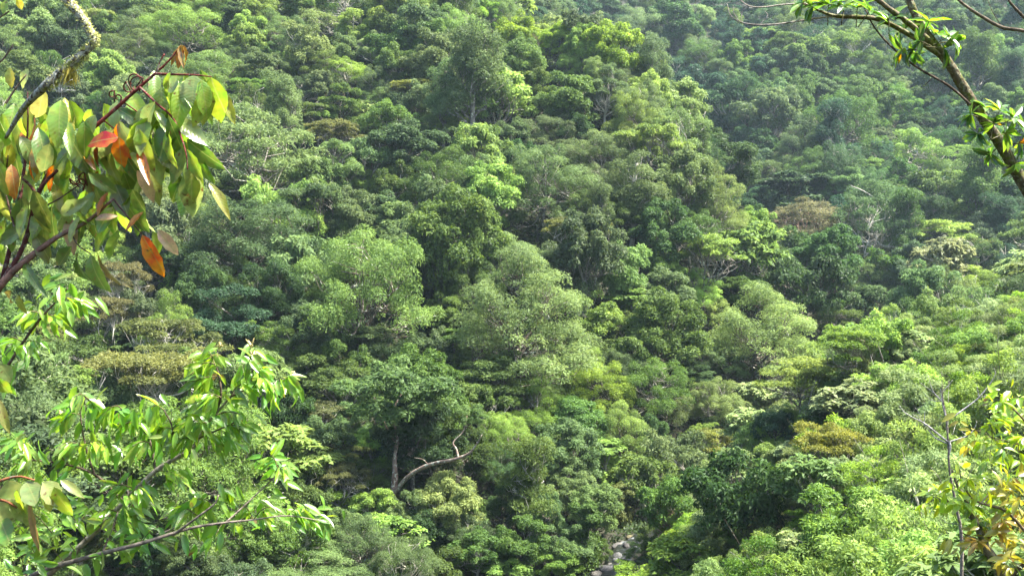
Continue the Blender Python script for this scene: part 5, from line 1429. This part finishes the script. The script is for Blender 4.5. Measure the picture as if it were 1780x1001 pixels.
for k_, (px, py, c, m) in enumerate(CL):
    d = Q_ - 0.05 + yb.rng.normal(0, 0.12)
    cpt = at(px, py, d)
    # stalk back to the nearest wood
    woods = [(1742, 1000), (1716, 955), (1700, 915), (1678, 868), (1662, 838), (1800, 955), (1775, 915), (1745, 886), (1712, 876), (1690, 866), (1640, 868), (1815, 780), (1780, 730), (1750, 700), (1770, 772), (1725, 760), (1690, 935)]
    wx, wy = min(woods, key=lambda w: math.hypot(w[0] - px, w[1] - py))
    stems.append(([(wx, wy, Q_ - .05), ((wx + px) / 2, (wy + py) / 2 - 4, (Q_ + d) / 2), (*cpt, 'w')], [0.004, 0.003, 0.002]))
    for k in range(m + 2 + (k_ % 2)):
        a = yb.rng.random() * 6.28
        g = unit(np.array([math.cos(a), math.sin(a) * 0.8, yb.rng.normal(-0.35, 0.35)]))
        ln = yb.rng.uniform(0.085, 0.15)
        col = np.array(c) * yb.rng.uniform(0.8, 1.2)
        yb.leaf(cpt + g * 0.015, cpt + g * ln, tuple(np.clip(col, 0, 0.7)), None, np.array([0.1, -0.45, 0.85]) + 0.45 * yb.rng.standard_normal(3))
for cset, colr in (((YG1, YG2), (0.23, 0.39, 0.035)), ((YO, OB), (0.30, 0.31, 0.04))):
    sp_ = [(x, y, x + yb.rng.normal(0, 14), y + yb.rng.normal(0, 14), 0) for (x, y, c, m) in CL if c in cset]
    more_leaves(yb, 130, sp_, Q_, colr, (0.075, 0.14), 12, -0.35)
yb.wood("leaf_stalk", stems, M_TWIG, (0.16, 0.14, 0.05), sides=4)

# --- 6. bare dead sapling on the near slope
def dead_sapling():
    d = 19.0
    b = at(1668, 1000, d)
    root = empty("dead_sapling", (b[0], b[1], float(ground(b[0], b[1]))))
    L = np.array(root.location)
    def w(name, paths, col):
        tb = Tubes(); rng = np.random.default_rng(4)
        for pts, radii in paths:
            tb.add(catmull(np.array([at(p[0], p[1], d + (p[2] if len(p) > 2 else 0)) if not isinstance(p, np.ndarray) else p for p in pts]) - L, 4), radii, 6, 0.05, rng)
        obj(name, tb.mesh(name, M_TWIG), root, col)
    w("trunk", [([L - np.array([0, 0, .3]), (1672, 960), (1662, 880), (1651, 820), (1648, 770), (1645, 728), (1640, 700), (1638, 680), (1637, 645)], [0.045, 0.036, 0.028, 0.023, 0.02, 0.018, 0.015, 0.010, 0.004])], (0.20, 0.17, 0.13))
    P = (0.36, 0.34, 0.31)
    w("branch", [([(1648, 768), (1628, 752), (1606, 735), (1590, 727), (1572, 716), (1564, 705)], [0.0210, 0.0180, 0.0135, 0.0097, 0.0045]),
                 ([(1645, 770), (1625, 760), (1615, 748), (1606, 737)], [0.0150, 0.0120, 0.0075]), ([(1600, 732), (1596, 724), (1586, 720)], [0.0075, 0.0037]), ([(1607, 736), (1607, 722), (1608, 714)], [0.0090, 0.0045]), ([(1603, 733), (1596, 715), (1590, 708)], [0.0045, 0.0023])], P)
    w("branch", [([(1648, 730), (1670, 715), (1700, 692), (1720, 668), (1730, 650), (1728, 640)], [0.0195, 0.0165, 0.0128, 0.0083, 0.0037]), ([(1702, 690), (1700, 680), (1698, 672)], [0.0090, 0.0037]), ([(1706, 690), (1722, 684), (1730, 678)], [0.0045, 0.0023])], P)
    w("branch", [([(1648, 768), (1668, 762), (1684, 755), (1694, 744), (1698, 732)], [0.0165, 0.0135, 0.0090, 0.0053]), ([(1684, 756), (1674, 752), (1669, 742)], [0.0075, 0.0037])], P)
    w("branch", [([(1645, 728), (1638, 700), (1635, 675)], [0.0195, 0.0150, 0.0060]), ([(1636, 696), (1622, 680), (1614, 655)], [0.0120, 0.0083, 0.0030]), ([(1632, 690), (1615, 676), (1600, 665)], [0.0075, 0.0037]), ([(1636, 697), (1620, 696), (1608, 685)], [0.0067, 0.0030]),
                 ([(1639, 680), (1650, 668), (1656, 660)], [0.0075, 0.0030])], P)
    w("peeled_bark", [([(1650, 766, -.03), (1652, 778, -.04), (1650, 790, -.05)], [0.0225, 0.0195, 0.0060])], (0.42, 0.40, 0.37))
    tag(root, "bare dead sapling with whitish curved branches on the shrubby slope", "dead tree")
dead_sapling()
print("near leaves", big.n, br.n, ro.n, yb.n)

# ------------------------------------------------------------------ the air of the valley
def haze_box():
    x0, x1, y0, y1 = -390.0, 450.0, -70.0, 910.0
    z0, z1 = float(GZ.min()) - 2.0, float(GZ.max()) + 25.0
    v = [(x, y, z) for z in (z0, z1) for y in (y0, y1) for x in (x0, x1)]
    f = [(0, 2, 3, 1), (4, 5, 7, 6), (0, 1, 5, 4), (2, 6, 7, 3), (0, 4, 6, 2), (1, 3, 7, 5)]
    m, nt = new_mat("haze_air")
    out = nt.nodes.new("ShaderNodeOutputMaterial")
    vol = nt.nodes.new("ShaderNodeVolumePrincipled")
    vol.inputs["Color"].default_value = (0.66, 0.88, 1.0, 1)
    vol.inputs["Density"].default_value = 0.00009
    vol.inputs["Anisotropy"].default_value = 0.2
    nt.links.new(vol.outputs[0], out.inputs["Volume"])
    me = bpy.data.meshes.new("haze")
    me.from_pydata(v, [], f); me.update()
    me.materials.append(m)
    o = obj("haze", me)
    o["kind"] = "stuff"
    tag(o, "thin pale blue haze hanging in the valley air", "haze")
haze_box()
